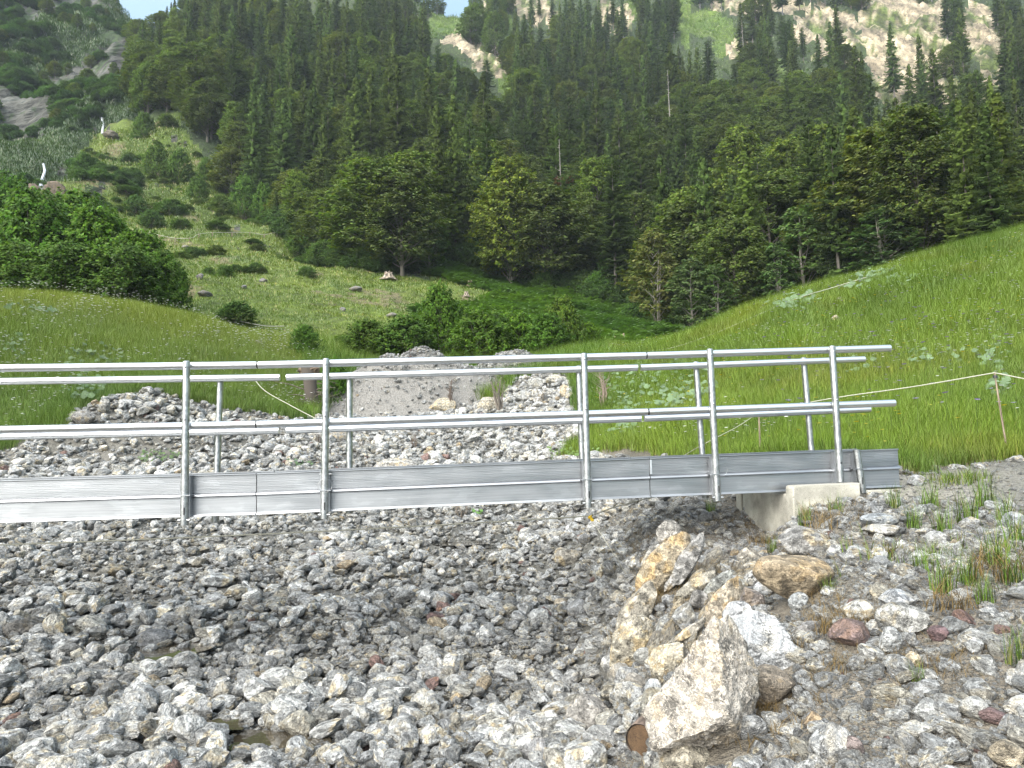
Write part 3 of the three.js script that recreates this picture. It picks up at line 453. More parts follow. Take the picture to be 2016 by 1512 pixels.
// boulders one could point to: [x, y, width, height in the photograph, colour, texture, seed, label, options]
const B = [
  [1572, 1132, 142, 92, [0.43, 0.335, 0.215], 2, 501, 'large smooth tan sandstone boulder with a flat top on the right bank', { planes: 7, sharp: 9, rough: 0.035, cut: [[0.12, 1, 0.1, 0.55], [0.75, -0.5, 0.3, 0.62], [-0.3, -0.6, 0.9, 0.7]], sink: 0.0, turn: 0 }],
  [1578, 1064, 92, 52, [0.36, 0.345, 0.32], 1, 502, 'broad grey boulder wedged right below the concrete abutment', { planes: 8, sink: 0.25 }],
  [1396, 1352, 200, 262, [0.58, 0.52, 0.44], 0, 503, 'huge wedge shaped cream boulder with ochre streaks, largest rock on the bank', { planes: 6, sharp: 40, rough: 0.12, d0: 0.5, oct: 5, freq: 3, chip: 0.9, cut: [[-0.62, 0.35, 0.65, 0.5], [0.6, 0.7, 0.4, 0.52], [0.9, 0.1, 0.3, 0.6]], sink: 0.3, deep: 0.8, tilt: -0.3 }],
  [1482, 1266, 190, 104, [0.62, 0.62, 0.61], 0, 504, 'white speckled slab leaning against the huge cream boulder', { planes: 6, sharp: 40, rough: 0.12, d0: 0.5, oct: 5, freq: 3, chip: 0.9, cut: [[0.15, 0.8, 0.55, 0.5]], sink: 0.1, deep: 0.55, tilt: -0.22 }],
  [1510, 1346, 112, 64, [0.33, 0.27, 0.20], 0, 505, 'rounded brown boulder with thin pale veins below the white slab', { planes: 8, sharp: 14, rough: 0.06, sink: 0.35 }],
  [1305, 1107, 58, 132, [0.50, 0.41, 0.28], 1, 506, 'tall ochre slab tilted over the stream bed below the bridge', { planes: 6, sharp: 40, rough: 0.12, d0: 0.5, oct: 5, freq: 3, chip: 0.9, tilt: -0.6, deep: 0.7 }],
  [1284, 1098, 26, 50, [0.55, 0.52, 0.46], 1, 567, 'narrow whitish slab along the left side of the tall ochre slab', { planes: 6, sharp: 40, rough: 0.12, d0: 0.5, oct: 5, freq: 3, chip: 0.9, tilt: -0.6, deep: 0.7 }],
  [1346, 1108, 34, 112, [0.46, 0.44, 0.41], 1, 507, 'narrow grey slab standing right beside the tall ochre slab', { planes: 6, sharp: 40, rough: 0.12, d0: 0.5, oct: 5, freq: 3, chip: 0.9, tilt: -0.58, deep: 0.9 }],
  [1316, 1049, 48, 46, [0.60, 0.56, 0.50], 1, 508, 'pale boulder above the tall ochre slab under the bridge edge', { planes: 7, sharp: 30, sink: 0.1 }],
  [1247, 1205, 54, 110, [0.50, 0.45, 0.36], 1, 509, 'weathered cream slab rising from the edge of the stream bed', { planes: 6, sharp: 40, rough: 0.12, d0: 0.5, oct: 5, freq: 3, chip: 0.9, tilt: -0.55, deep: 0.9 }],
  [1240, 1262, 62, 96, [0.50, 0.45, 0.35], 1, 510, 'cream bedrock rib at the foot of the weathered slab', { planes: 6, sharp: 40, rough: 0.12, d0: 0.5, oct: 5, freq: 3, chip: 0.9, tilt: -0.6, deep: 0.9, sink: 0.2 }],
  [1370, 1150, 24, 80, [0.45, 0.41, 0.33], 1, 582, 'thin tan rock rib lying between the grey slab and the orange slab', { planes: 6, sharp: 40, rough: 0.12, d0: 0.5, oct: 5, freq: 3, chip: 0.9, tilt: -0.95, deep: 0.9 }],
  [1414, 1147, 24, 66, [0.42, 0.42, 0.38], 1, 583, 'thin grey elongated rock above the pale orange slab', { planes: 6, sharp: 40, rough: 0.12, d0: 0.5, oct: 5, freq: 3, chip: 0.9, tilt: -0.8, deep: 0.9 }],
  [1426, 1184, 44, 104, [0.52, 0.44, 0.33], 1, 511, 'pale orange rock slab between the ochre slab and the tan boulder', { planes: 6, sharp: 40, rough: 0.12, d0: 0.5, oct: 5, freq: 3, chip: 0.9, tilt: -0.58, deep: 0.8 }],
  [1476, 1180, 48, 48, [0.42, 0.36, 0.32], 2, 512, 'pinkish brown angular rock behind the white blocky stone', { planes: 7, sharp: 40, sink: 0.1 }],
  [1455, 1212, 56, 44, [0.62, 0.62, 0.62], 0, 513, 'white blocky stone sitting on top of the huge cream boulder', { planes: 7, sharp: 40, sink: 0 }],
  [1318, 1299, 66, 72, [0.56, 0.50, 0.38], 1, 514, 'yellowish boulder left of the huge cream boulder', { planes: 6, sharp: 40, rough: 0.12, d0: 0.5, oct: 5, freq: 3, chip: 0.9, cut: [[-0.4, 0.8, 0.2, 0.5]], tilt: -0.3 }],
  [1362, 1238, 16, 74, [0.56, 0.51, 0.42], 1, 584, 'cream sliver of rock above the yellowish boulder', { planes: 6, sharp: 40, rough: 0.12, d0: 0.5, oct: 5, freq: 3, chip: 0.9, tilt: -0.95, deep: 1 }],
  [1350, 1211, 46, 44, [0.40, 0.40, 0.385], 2, 515, 'grey angular rock in the gully above the cream sliver', { planes: 7, sharp: 40, tilt: -0.5, sink: 0.1 }],
  [1335, 1198, 20, 38, [0.52, 0.44, 0.31], 1, 585, 'small ochre rock left of the grey angular one', { planes: 6, sharp: 40, rough: 0.12, d0: 0.5, oct: 5, freq: 3, chip: 0.9, tilt: -0.4 }],
  [1376, 1182, 34, 34, [0.37, 0.345, 0.31], 2, 586, 'grey brown rock just above the grey angular one', { planes: 7, sharp: 34 }],
  [1307, 1234, 32, 30, [0.42, 0.42, 0.40], 0, 587, 'grey pointed rock in the hollow behind the weathered slab', { planes: 7, sharp: 34 }],
  [1499, 1215, 44, 24, [0.54, 0.52, 0.47], 1, 588, 'flat pale stone right of the white blocky stone', { planes: 7, sharp: 34 }],
  [1542, 1262, 40, 36, [0.52, 0.53, 0.52], 0, 589, 'grey white stone at the right end of the white slab', { planes: 8, sharp: 24 }],
  [1593, 1240, 42, 26, [0.40, 0.38, 0.36], 2, 590, 'brownish angular block right of the white slab', { planes: 7, sharp: 40, tilt: 0.5 }],
  [1579, 1255, 28, 26, [0.58, 0.55, 0.48], 1, 591, 'cream chip just below the brownish angular block', { planes: 6, sharp: 40 }],
  [1482, 1138, 38, 24, [0.56, 0.55, 0.52], 0, 592, 'white stone against the left side of the tan boulder', { planes: 7, sharp: 30 }],
  [1503, 1158, 40, 28, [0.54, 0.54, 0.53], 0, 593, 'pale blocky stone under the left corner of the tan boulder', { planes: 7, sharp: 36 }],
  [1477, 1099, 44, 34, [0.47, 0.42, 0.34], 1, 594, 'tan rock left of and above the tan boulder', { planes: 7, sharp: 30, tilt: -0.4 }],
  [1484, 1117, 42, 20, [0.50, 0.47, 0.41], 1, 595, 'flat pale rock touching the upper left of the tan boulder', { planes: 7, sharp: 30 }],
  [1223, 1331, 50, 42, [0.40, 0.375, 0.33], 0, 596, 'brown grey boulder at the foot of the bedrock rib', { planes: 8, sharp: 20 }],
  [1213, 1306, 50, 34, [0.54, 0.53, 0.50], 0, 597, 'white boulder just above the brown grey one by the rib', { planes: 8, sharp: 20 }],
  [1270, 1291, 38, 26, [0.44, 0.43, 0.39], 0, 598, 'grey stone left of the yellowish boulder', { planes: 8, sharp: 20 }],
  [1250, 1345, 42, 34, [0.44, 0.40, 0.34], 0, 599, 'square grey brown stone below the brown grey boulder', { planes: 6, sharp: 40 }],
  [1572, 1185, 40, 36, [0.50, 0.51, 0.50], 0, 516, 'round pale grey stone below the tan boulder', { planes: 10, sharp: 10, sink: 0.1 }],
  [1766, 1180, 64, 34, [0.47, 0.48, 0.49], 0, 517, 'bluish grey block above the largest white block on the right bank', { planes: 8, sink: 0.15 }],
  [1778, 1214, 84, 48, [0.58, 0.56, 0.51], 1, 518, 'white block with brown stains in the middle of the right bank', { planes: 8, rough: 0.09, sink: 0.15 }],
  [1690, 1200, 58, 34, [0.55, 0.53, 0.48], 1, 519, 'white stone beside dry grass, left of the stained white block', { planes: 8, sink: 0.2 }],
  [1676, 1243, 78, 46, [0.24, 0.165, 0.15], 2, 520, 'flat layered purple rock slab half covered in dry grass', { planes: 8, strata: 4, sharp: 24, sink: 0.25 }],
  [1845, 1246, 36, 28, [0.20, 0.12, 0.12], 2, 521, 'small dark purple stone right of the stained white block', { planes: 8, sink: 0.15 }],
  [1752, 1262, 38, 46, [0.56, 0.56, 0.54], 0, 522, 'pale pointed stone with a green leaf beside it', { planes: 7, sharp: 22, sink: 0.1 }],
  [1796, 1300, 28, 30, [0.50, 0.41, 0.28], 1, 523, 'small tan angular stone below the pale pointed stone', { planes: 7, sink: 0.15 }],
  [1636, 1462, 70, 68, [0.43, 0.43, 0.42], 0, 524, 'grey and white boulder at the lower edge of the bank', { planes: 8, sharp: 22, sink: 0.15 }],
  [1682, 1474, 34, 44, [0.27, 0.21, 0.19], 2, 525, 'reddish brown stone leaning beside the grey and white boulder', { planes: 7, tilt: 0.5, sink: 0.15 }],
  [1986, 1482, 62, 44, [0.50, 0.42, 0.30], 1, 526, 'smooth yellowish boulder in the lower right corner', { planes: 9, sharp: 9, sink: 0.15 }],
  [1920, 1394, 48, 38, [0.48, 0.47, 0.44], 0, 527, 'flat topped pale grey stone beside a red stone', { planes: 7, sink: 0.1 }],
  [1957, 1408, 50, 26, [0.27, 0.17, 0.16], 2, 528, 'dusky red stone beside the flat topped pale stone', { planes: 7, sink: 0.15 }],
  [1600, 1418, 32, 30, [0.42, 0.33, 0.23], 2, 529, 'small orange brown stone above the grey and white boulder', { planes: 8, sink: 0.1 }],
  [1480, 1425, 52, 58, [0.42, 0.42, 0.41], 0, 530, 'grey pointed rock half buried in the bank soil', { planes: 7, tilt: 0.4, sink: 0.3 }],
  [1350, 1490, 90, 64, [0.52, 0.46, 0.35], 1, 531, 'cream and yellow rock at the bottom edge beside the log', { planes: 8, rough: 0.1, sink: 0.3 }],
  [1290, 1385, 52, 50, [0.40, 0.38, 0.32], 2, 532, 'angular grey brown rock with a pale vein above the log', { planes: 6, sharp: 26, sink: 0.05 }],
  [1288, 1358, 34, 36, [0.50, 0.51, 0.51], 0, 533, 'small speckled white rock against the huge cream boulder', { planes: 7, sink: 0.05 }],
  [1160, 1412, 78, 68, [0.37, 0.345, 0.31], 0, 534, 'largest angular grey boulder in the stream bed', { planes: 7, sharp: 24, rough: 0.08, sink: 0.1 }],
  [1052, 1482, 62, 52, [0.35, 0.34, 0.33], 0, 535, 'grey block near the bottom edge of the stream bed', { planes: 7, sharp: 24, sink: 0.1 }],
  [1118, 1094, 52, 34, [0.37, 0.34, 0.285], 1, 536, 'brownish boulder in the bed in front of the bridge', { planes: 8, sink: 0.15 }],
  [1140, 1196, 46, 34, [0.38, 0.38, 0.375], 0, 537, 'rounded grey boulder beside the right edge of the stream bed', { planes: 9, sink: 0.1 }],
  [1106, 1190, 42, 20, [0.44, 0.37, 0.27], 2, 538, 'flat tan stone left of the rounded grey boulder', { planes: 8, sink: 0.1 }],
  [858, 1218, 32, 26, [0.16, 0.10, 0.095], 2, 539, 'dark red stone in the middle of the stream bed', { planes: 8, sink: 0.05 }],
  [617, 1101, 28, 22, [0.25, 0.17, 0.16], 2, 540, 'reddish stone below the second bridge post', { planes: 10, sharp: 9, sink: 0.05 }],
  [886, 1250, 42, 36, [0.42, 0.42, 0.40], 0, 541, 'pale rounded stone behind the dark red stone', { planes: 10, sharp: 10, sink: 0.05 }],
  [54, 1236, 84, 46, [0.20, 0.185, 0.165], 2, 542, 'dark layered boulder at the left edge of the stream bed', { planes: 8, strata: 3.5, rough: 0.12, sink: 0.15 }],
  [222, 1122, 56, 24, [0.25, 0.235, 0.20], 1, 543, 'smooth long brown boulder lying left in the stream bed', { planes: 10, sharp: 8, rough: 0.03, sink: 0.15 }],
  [306, 1258, 70, 34, [0.19, 0.195, 0.20], 0, 544, 'dark slab with white parallel veins at a puddle', { planes: 7, sink: 0.25 }],
  [428, 1140, 58, 26, [0.50, 0.50, 0.48], 1, 545, 'flat whitish slab in the left part of the stream bed', { planes: 7, strata: 3, sink: 0.25 }],
  [682, 1422, 34, 42, [0.23, 0.22, 0.20], 0, 546, 'dark brown boulder in the lower middle of the stream bed', { planes: 9, sink: 0.05 }],
  [688, 1100, 58, 26, [0.50, 0.47, 0.43], 1, 547, 'pale pinkish stone right of the reddish stone', { planes: 8, sink: 0.15 }],
  [780, 916, 78, 26, [0.52, 0.49, 0.44], 1, 548, 'broad cream boulder just behind the middle of the bridge', { planes: 8, sink: 0.3 }],
  [168, 822, 46, 26, [0.34, 0.325, 0.30], 1, 549, 'grey boulder at the foot of the left meadow', { planes: 8, sink: 0.2 }],
  [205, 800, 20, 32, [0.46, 0.44, 0.39], 1, 550, 'small upright pale rock in the left bank', { planes: 7, sink: 0.1 }],
  [1732, 1022, 62, 22, [0.38, 0.40, 0.41], 0, 551, 'bluish flat rock in the grass beside the abutment', { planes: 8, sink: 0.25 }],
  [1736, 1042, 70, 18, [0.48, 0.46, 0.42], 1, 552, 'long pale layered rock below the bluish flat rock', { planes: 8, strata: 4, sink: 0.2 }],
  [1998, 1030, 40, 40, [0.35, 0.36, 0.37], 0, 553, 'grey boulder in grass at the right edge', { planes: 8, sink: 0.15 }],
  [1734, 1108, 34, 26, [0.36, 0.365, 0.36], 2, 554, 'flat grey stone right of the tan boulder', { planes: 8, sink: 0.15 }],
  [1805, 946, 34, 20, [0.42, 0.42, 0.42], 0, 555, 'grey stone at the edge of the gravel path', { planes: 8, sink: 0.15 }],
  [870, 800, 52, 34, [0.60, 0.53, 0.40], 1, 556, 'cream boulder at the toe of the gravel heap', { planes: 8, sink: 0.25 }],
  [958, 795, 34, 32, [0.62, 0.56, 0.44], 1, 557, 'pale block behind the dead branches in the bed', { planes: 7, sink: 0.2 }],
  [972, 796, 26, 26, [0.60, 0.55, 0.45], 1, 558, 'smaller pale block leaning on another behind dead branches', { planes: 7, sink: 0.2 }],
  [1095, 748, 38, 22, [0.64, 0.60, 0.51], 1, 559, 'cream boulder, topmost of the pale rocks upstream', { planes: 8, sink: 0.2 }],
  [1060, 752, 30, 20, [0.62, 0.60, 0.54], 0, 560, 'white boulder among the pale rocks upstream, left of the topmost', { planes: 8, sink: 0.2 }],
  [1028, 778, 34, 18, [0.58, 0.57, 0.53], 0, 561, 'flat pale boulder at the head of the stream bed', { planes: 8, sink: 0.2 }],
  [1112, 770, 24, 26, [0.62, 0.53, 0.38], 1, 562, 'yellowish boulder behind the third bridge post', { planes: 8, sink: 0.2 }],
  [1645, 634, 22, 24, [0.50, 0.42, 0.33], 1, 563, 'tan rock sticking out of the right meadow', { planes: 7, sink: 0.1, tilt: -0.4 }],
  [1656, 592, 30, 16, [0.50, 0.45, 0.38], 1, 564, 'pale rock near the crest of the right meadow', { planes: 7, sink: 0.15 }],
  [667, 862, 40, 24, [0.42, 0.39, 0.34], 1, 565, 'grey boulder beside the far second post in the bed behind', { planes: 7, sink: 0.2 }],
  [528, 880, 26, 18, [0.47, 0.47, 0.46], 0, 566, 'pale stone in the gravel behind the left bridge railing', { planes: 8, sink: 0.1 }],
  [700, 568, 24, 10, [0.29, 0.27, 0.25], 1, 570, 'low grey outcrop on the pasture left of the stumps', { r0: 46, planes: 8, sink: 0.3 }],
  [772, 620, 20, 9, [0.26, 0.25, 0.22], 1, 571, 'small rock hump on the lower pasture above the thicket', { r0: 46, planes: 8, sink: 0.2 }],
  [675, 608, 12, 8, [0.30, 0.29, 0.27], 1, 572, 'small grey stone on the pasture below the low outcrop', { r0: 46, planes: 8, sink: 0.2 }],
  [394, 544, 13, 12, [0.25, 0.23, 0.23], 1, 573, 'dark rock beside the lone pasture shrub', { r0: 46, planes: 8, sink: 0.2 }],
  [480, 564, 11, 7, [0.27, 0.27, 0.26], 1, 574, 'small rock right of the lone pasture shrub', { r0: 46, planes: 8, sink: 0.2 }],
  [518, 552, 15, 9, [0.26, 0.25, 0.24], 1, 575, 'flat rock right of two on the pasture', { r0: 46, planes: 8, sink: 0.3 }],
  [405, 578, 29, 12, [0.22, 0.21, 0.19], 1, 576, 'flat outcrop at the right end of the dark thicket', { r0: 46, planes: 8, sink: 0.3 }],
  [365, 486, 13, 8, [0.29, 0.27, 0.25], 1, 577, 'pale rock just under the pasture fence', { r0: 46, planes: 8, sink: 0.3 }],
  [508, 678, 26, 16, [0.22, 0.20, 0.18], 1, 578, 'weathered grey rock above the broken stump', { r0: 30, planes: 8, sink: 0.2 }],
  [690, 695, 20, 16, [0.21, 0.19, 0.17], 1, 579, 'grey brown rock left of the gravel heap', { r0: 28, planes: 8, sink: 0.2 }],
  [1214, 610, 12, 12, [0.56, 0.50, 0.44], 1, 580, 'topmost stone of the pale stony rill in the right pasture', { r0: 46, planes: 8, sink: 0.1 }],
  [1219, 626, 14, 14, [0.58, 0.53, 0.48], 1, 581, 'middle stone of the pale stony rill in the right pasture', { r0: 46, planes: 8, sink: 0.1 }],
  [1217, 644, 12, 14, [0.58, 0.54, 0.48], 1, 582, 'lowest stone of the pale stony rill in the right pasture', { r0: 46, planes: 8, sink: 0.1 }],
  [66, 380, 30, 36, [0.20, 0.145, 0.10], 1, 600, 'brown wet rock left of the lower waterfall', { r0: 120, planes: 7, sharp: 30, rough: 0.2, strata: 3, sink: 0.2 }],
  [108, 378, 36, 40, [0.22, 0.165, 0.115], 1, 601, 'brown wet rock right of the lower waterfall', { r0: 120, planes: 7, sharp: 30, rough: 0.2, strata: 3, sink: 0.2 }],
  [219, 266, 26, 16, [0.21, 0.18, 0.14], 1, 602, 'dark rock right of the upper small waterfall', { r0: 120, planes: 7, sharp: 30, rough: 0.2, strata: 3, sink: 0.2 }],
];
const boulders = [];
for (const [cx, cy, w, h, col, t, seed, label, o] of B) {
  const g0 = P0(cx, cy + h * 0.42, o.r0 ?? (cy < 900 ? 8.5 : 1.2)), d = -g0.z, hw = w * d / FOC / 2, hh = h * d / FOC / 2, dz = hw * (o.deep ?? 0.8);
  const geo = rockGeo(seed, w > 120 ? 14 : w > 60 ? 9 : 5, { uv: 2.2, oct: 4, ...o, size: [hw * 1.12, hh * 1.2, dz] });
  const mat = new THREE.MeshStandardMaterial({ map: ST[t], color: RGB(col[0] * 1.0 + 0.02, col[1] * 1.02 + 0.02, col[2] * 1.08 + 0.02), roughness: 0.88, bumpMap: stoneBump, bumpScale: 0.02 });
  const m = mesh('boulder', geo, mat); const c = P(cx, cy, d - dz * 0.35);
  m.position.set(c.x, c.y - hh * (o.sink ?? 0.1) * 0.5, c.z); m.rotation.set(0, Math.atan2(-c.x, -c.z) + (o.turn ?? 0), o.tilt ?? 0);
  tag(m, label, 'boulder'); boulders.push(m); FREE.push([c.x, c.z, hw]);
}
// broken pieces of the bedrock ribs, all leaning the same way
{ const R = rng(170), lists = ST.map(() => PROTO.map(() => [])), lines = [[1330, 1052, 1290, 1130, 1250, 1210, 1222, 1320], [1475, 1112, 1420, 1190, 1350, 1280, 1300, 1360], [1420, 1100, 1380, 1150, 1330, 1230, 1290, 1290]];
  for (const L of lines) for (let k = 0; k < 190; k++) { const q = R() * 3, i = Math.min(2, Math.floor(q)), f = q - i, p = P0(lerp(L[i * 2], L[i * 2 + 2], f) + (R() - 0.5) * 34, lerp(L[i * 2 + 1], L[i * 2 + 3], f) + (R() - 0.5) * 30, 1.2), s = lerp(0.025, 0.10, R() * R()), c = [[0.52, 0.46, 0.36], [0.46, 0.43, 0.38], [0.55, 0.52, 0.46], [0.40, 0.37, 0.32]][Math.floor(R() * 4)], t = Math.floor(R() * 2); lists[t][Math.floor(R() * 12)].push({ m: trs(p.x, p.y + s * 0.35, p.z, (R() - 0.5) * 0.5, (R() - 0.5) * 0.8, -0.6 + (R() - 0.5) * 0.7, s * 0.6, s * 1.5, s * 0.8), c: RGB(...c) }); }
  lists.forEach((a, t) => a.forEach((l, g) => l.length && copies('rubble', PROTO[g], stoneMat[t], l, land[C.BANK]))); }
// the bed and the bank: the 300 stones that show largest are single pieces, the others one mass each
const fine = (k, r) => clamp(r / 9, 0.75, 1.6);
const sorted = (x, z) => lerp(0.72, 1.22, smooth(-0.3, 0.35, fbm(x * 0.4, z * 0.4, 3, 160)));
scatter(land[C.BED], 11, 74000, 3.6, 37, C.BED, (q, r, X, Y, x, z) => 0.031 * Math.exp((q - 0.42) * 2.7) * clamp(r / 15, 0.9, 1.35) * sorted(x, z), { single: 300, pile: 0.45, lift: 0.55, pow: 1.3 });
scatter(land[C.BED], 12, 26000, 3.6, 20, C.BED, (q, r) => 0.018 + 0.022 * q * q, { lift: 0.3, pow: 1.5, name: 'pebbles' });
scatter(land[C.BED], 17, 34000, 16, 37, C.BED, (q, r, X, Y, x, z) => 0.034 * Math.exp((q - 0.4) * 2) * sorted(x, z), { pile: 0.4, lift: 0.5, pow: 0.9, name: 'cobbles' });
scatter(land[C.BED], 13, 1300, 6.5, 36, C.BED, (q, r) => 0.075 * Math.exp((q - 0.3) * 0.9), { pile: 0.5, lift: 0.5, pow: 1.2, name: 'cobbles' });
scatter(land[C.BANK], 14, 33000, 3.2, 13, C.BANK, (q, r) => 0.010 + 0.070 * q ** 9 + 0.018 * q * q, { single: 300, flat: false, lift: 0.3, pow: 1.0, x0: 1080, x1: 2600 });
scatter(land[C.BANK], 15, 80000, 3, 11, C.BANK, (q, r) => 0.004 + 0.008 * q * q, { flat: true, lift: 0.3, pow: 1.0, x0: 1080, x1: 2600, name: 'pebbles' });
scatter(land[C.PATH], 16, 14000, 6, 12, C.PATH, (q, r) => 0.006 + 0.022 * q ** 5, { single: 40, flat: true, lift: 0.3, pow: 1.0, x0: 1700, x1: 2600 });
// ---------------------------------------------------------------- trees and bushes
const leafMat = (tr = 0.3) => new THREE.MeshPhysicalMaterial({ vertexColors: true, roughness: 0.95, specularIntensity: 0.12, transmission: tr, thickness: 0, side: THREE.DoubleSide });
const tint = (m, c) => { const k = m.clone(); k.color.copy(c); return k; };
const woodMat = new THREE.MeshStandardMaterial({ vertexColors: true, roughness: 0.95 });
const BARK = [0.22, 0.185, 0.15], BARKL = [0.36, 0.33, 0.29];
// spruce: whorls of drooping boughs hung with twigs, the bole showing through above
function spruceGeo(seed, H, Rm, base, dense, o = {}) {
  const R = rng(seed), cr = new GB(), tk = new GB(), step = (o.step ?? 0.5) / dense;
  const bend = V((R() - 0.5) * 0.25, 0, (R() - 0.5) * 0.25), cx = (t) => bend.x * Math.sin(t * 3), cz = (t) => bend.z * Math.sin(t * 2.5);
  const tp = [], tr = []; for (let k = 0; k <= 10; k++) { const t = k / 10; tp.push(V(cx(t), t * H * 0.985 - (k ? 0 : 0.6), cz(t))); tr.push(lerp(H * 0.0105, 0.02, Math.pow(t, 0.85)) * (k ? 1 : 1.35)); }
  tk.limb(tp, tr, 7, o.bark ?? [0.13, 0.115, 0.10]);
  const tone = (k) => [0.084 * k, 0.128 * k, 0.029 * k];
  for (let y = base * H; y < H * 0.985; y += step * lerp(1.15, 0.55, y / H)) {
    const t = (y - base * H) / (H * (1 - base)), gap = fbm(y * 0.5, seed * 3.1, 2, 9);
    const Rl = Rm * Math.pow(1 - t, o.pow ?? 0.85) * Math.min(1, 0.55 + t * 4) * (0.85 + 0.4 * gap) + 0.12, nb = Math.max(3, Math.round((o.nb ?? 6) * (0.5 + 0.5 * (1 - t)) * (0.8 + 0.4 * R()))), a0 = R() * 6.28;
    for (let b = 0; b < nb; b++) {
      if (R() < (o.miss ?? 0.1)) continue;
      const a = a0 + (b + R() * 0.7) / nb * 6.283, L = Rl * lerp(0.62, 1.12, R()), droop = lerp(o.droop ?? 0.5, -0.35, t * t), ca = Math.cos(a), sa = Math.sin(a), tn = lerp(0.6, 1.35, R());
      const n = Math.max(3, Math.round(L / (o.twig ?? 0.3)));
      let prev = null;
      for (let k = 0; k <= n; k++) {
        const q = k / n, out = L * q, yy = y - droop * L * (q * 1.25 - 0.62 * q * q) + (q > 0.8 ? (q - 0.8) * L * 0.25 : 0);
        const p = V(cx(y / H) + ca * out, yy, cz(y / H) + sa * out);
        if (k) {
          const wf = L * 0.30 * (1 - q * 0.75) + 0.10, sd = V(-sa, 0, ca), c = tone(tn * lerp(0.8, 1.2, R()));
          for (const e of [-1, 1]) {                         // flat side twigs
            const d = V(ca * 0.65 + sd.x * e * 0.9, -0.28 - R() * 0.3, sa * 0.65 + sd.z * e * 0.9).normalize(), nn = V(ca * 0.75, 0.62, sa * 0.75).addScaledVector(sd, e * 0.25).normalize();
            cr.kite(p, d, wf * lerp(0.8, 1.3, R()), d.clone().cross(nn).normalize(), 0.15 + 0.08 * R(), nn, c, 0.4, 0.3);
          }
          if (q > 0.02) for (let w2 = 0; w2 < 2; w2++) { const d = V(ca * 0.18 + (R() - 0.5) * 0.7, -1, sa * 0.18 + (R() - 0.5) * 0.7).normalize(); cr.kite(p, d, (o.hang ?? 0.5) * lerp(0.7, 1.7, R()) * (1 - 0.4 * q), V(-sa, 0, ca), 0.17 + 0.10 * R(), V(ca, 0.45, sa).normalize(), tone(tn * lerp(0.8, 1.15, R())), 0.5, 0.2); }
          if (k === n) cr.kite(prev, V(ca, 0.05, sa).normalize(), L / n * 1.7, V(-sa, 0, ca), 0.13, V(ca * 0.4, 0.9, sa * 0.4).normalize(), tone(tn), 0.5, 0.2);
        }
        prev = p;
      }
    }
  }
  for (let k = 0; k < 6; k++) { const a = k * 1.05; cr.kite(V(cx(1), H * 0.955, cz(1)), V(Math.cos(a) * 0.28, 1, Math.sin(a) * 0.28).normalize(), H * 0.045, V(-Math.sin(a), 0, Math.cos(a)), 0.09, V(Math.cos(a), 0.4, Math.sin(a)).normalize(), tone(1.2), 0.4, 0.2); }
  for (let k = 0; k < 12; k++) { const y = H * base * (0.3 + 0.7 * R()), a = R() * 6.28, l = 0.6 + R() * 1.0; tk.limb([V(0, y, 0), V(Math.cos(a) * l, y - 0.2 * l, Math.sin(a) * l)], [0.035, 0.01], 3, BARKL); }
  return { trunk: tk.build(), crown: cr.build() };
}
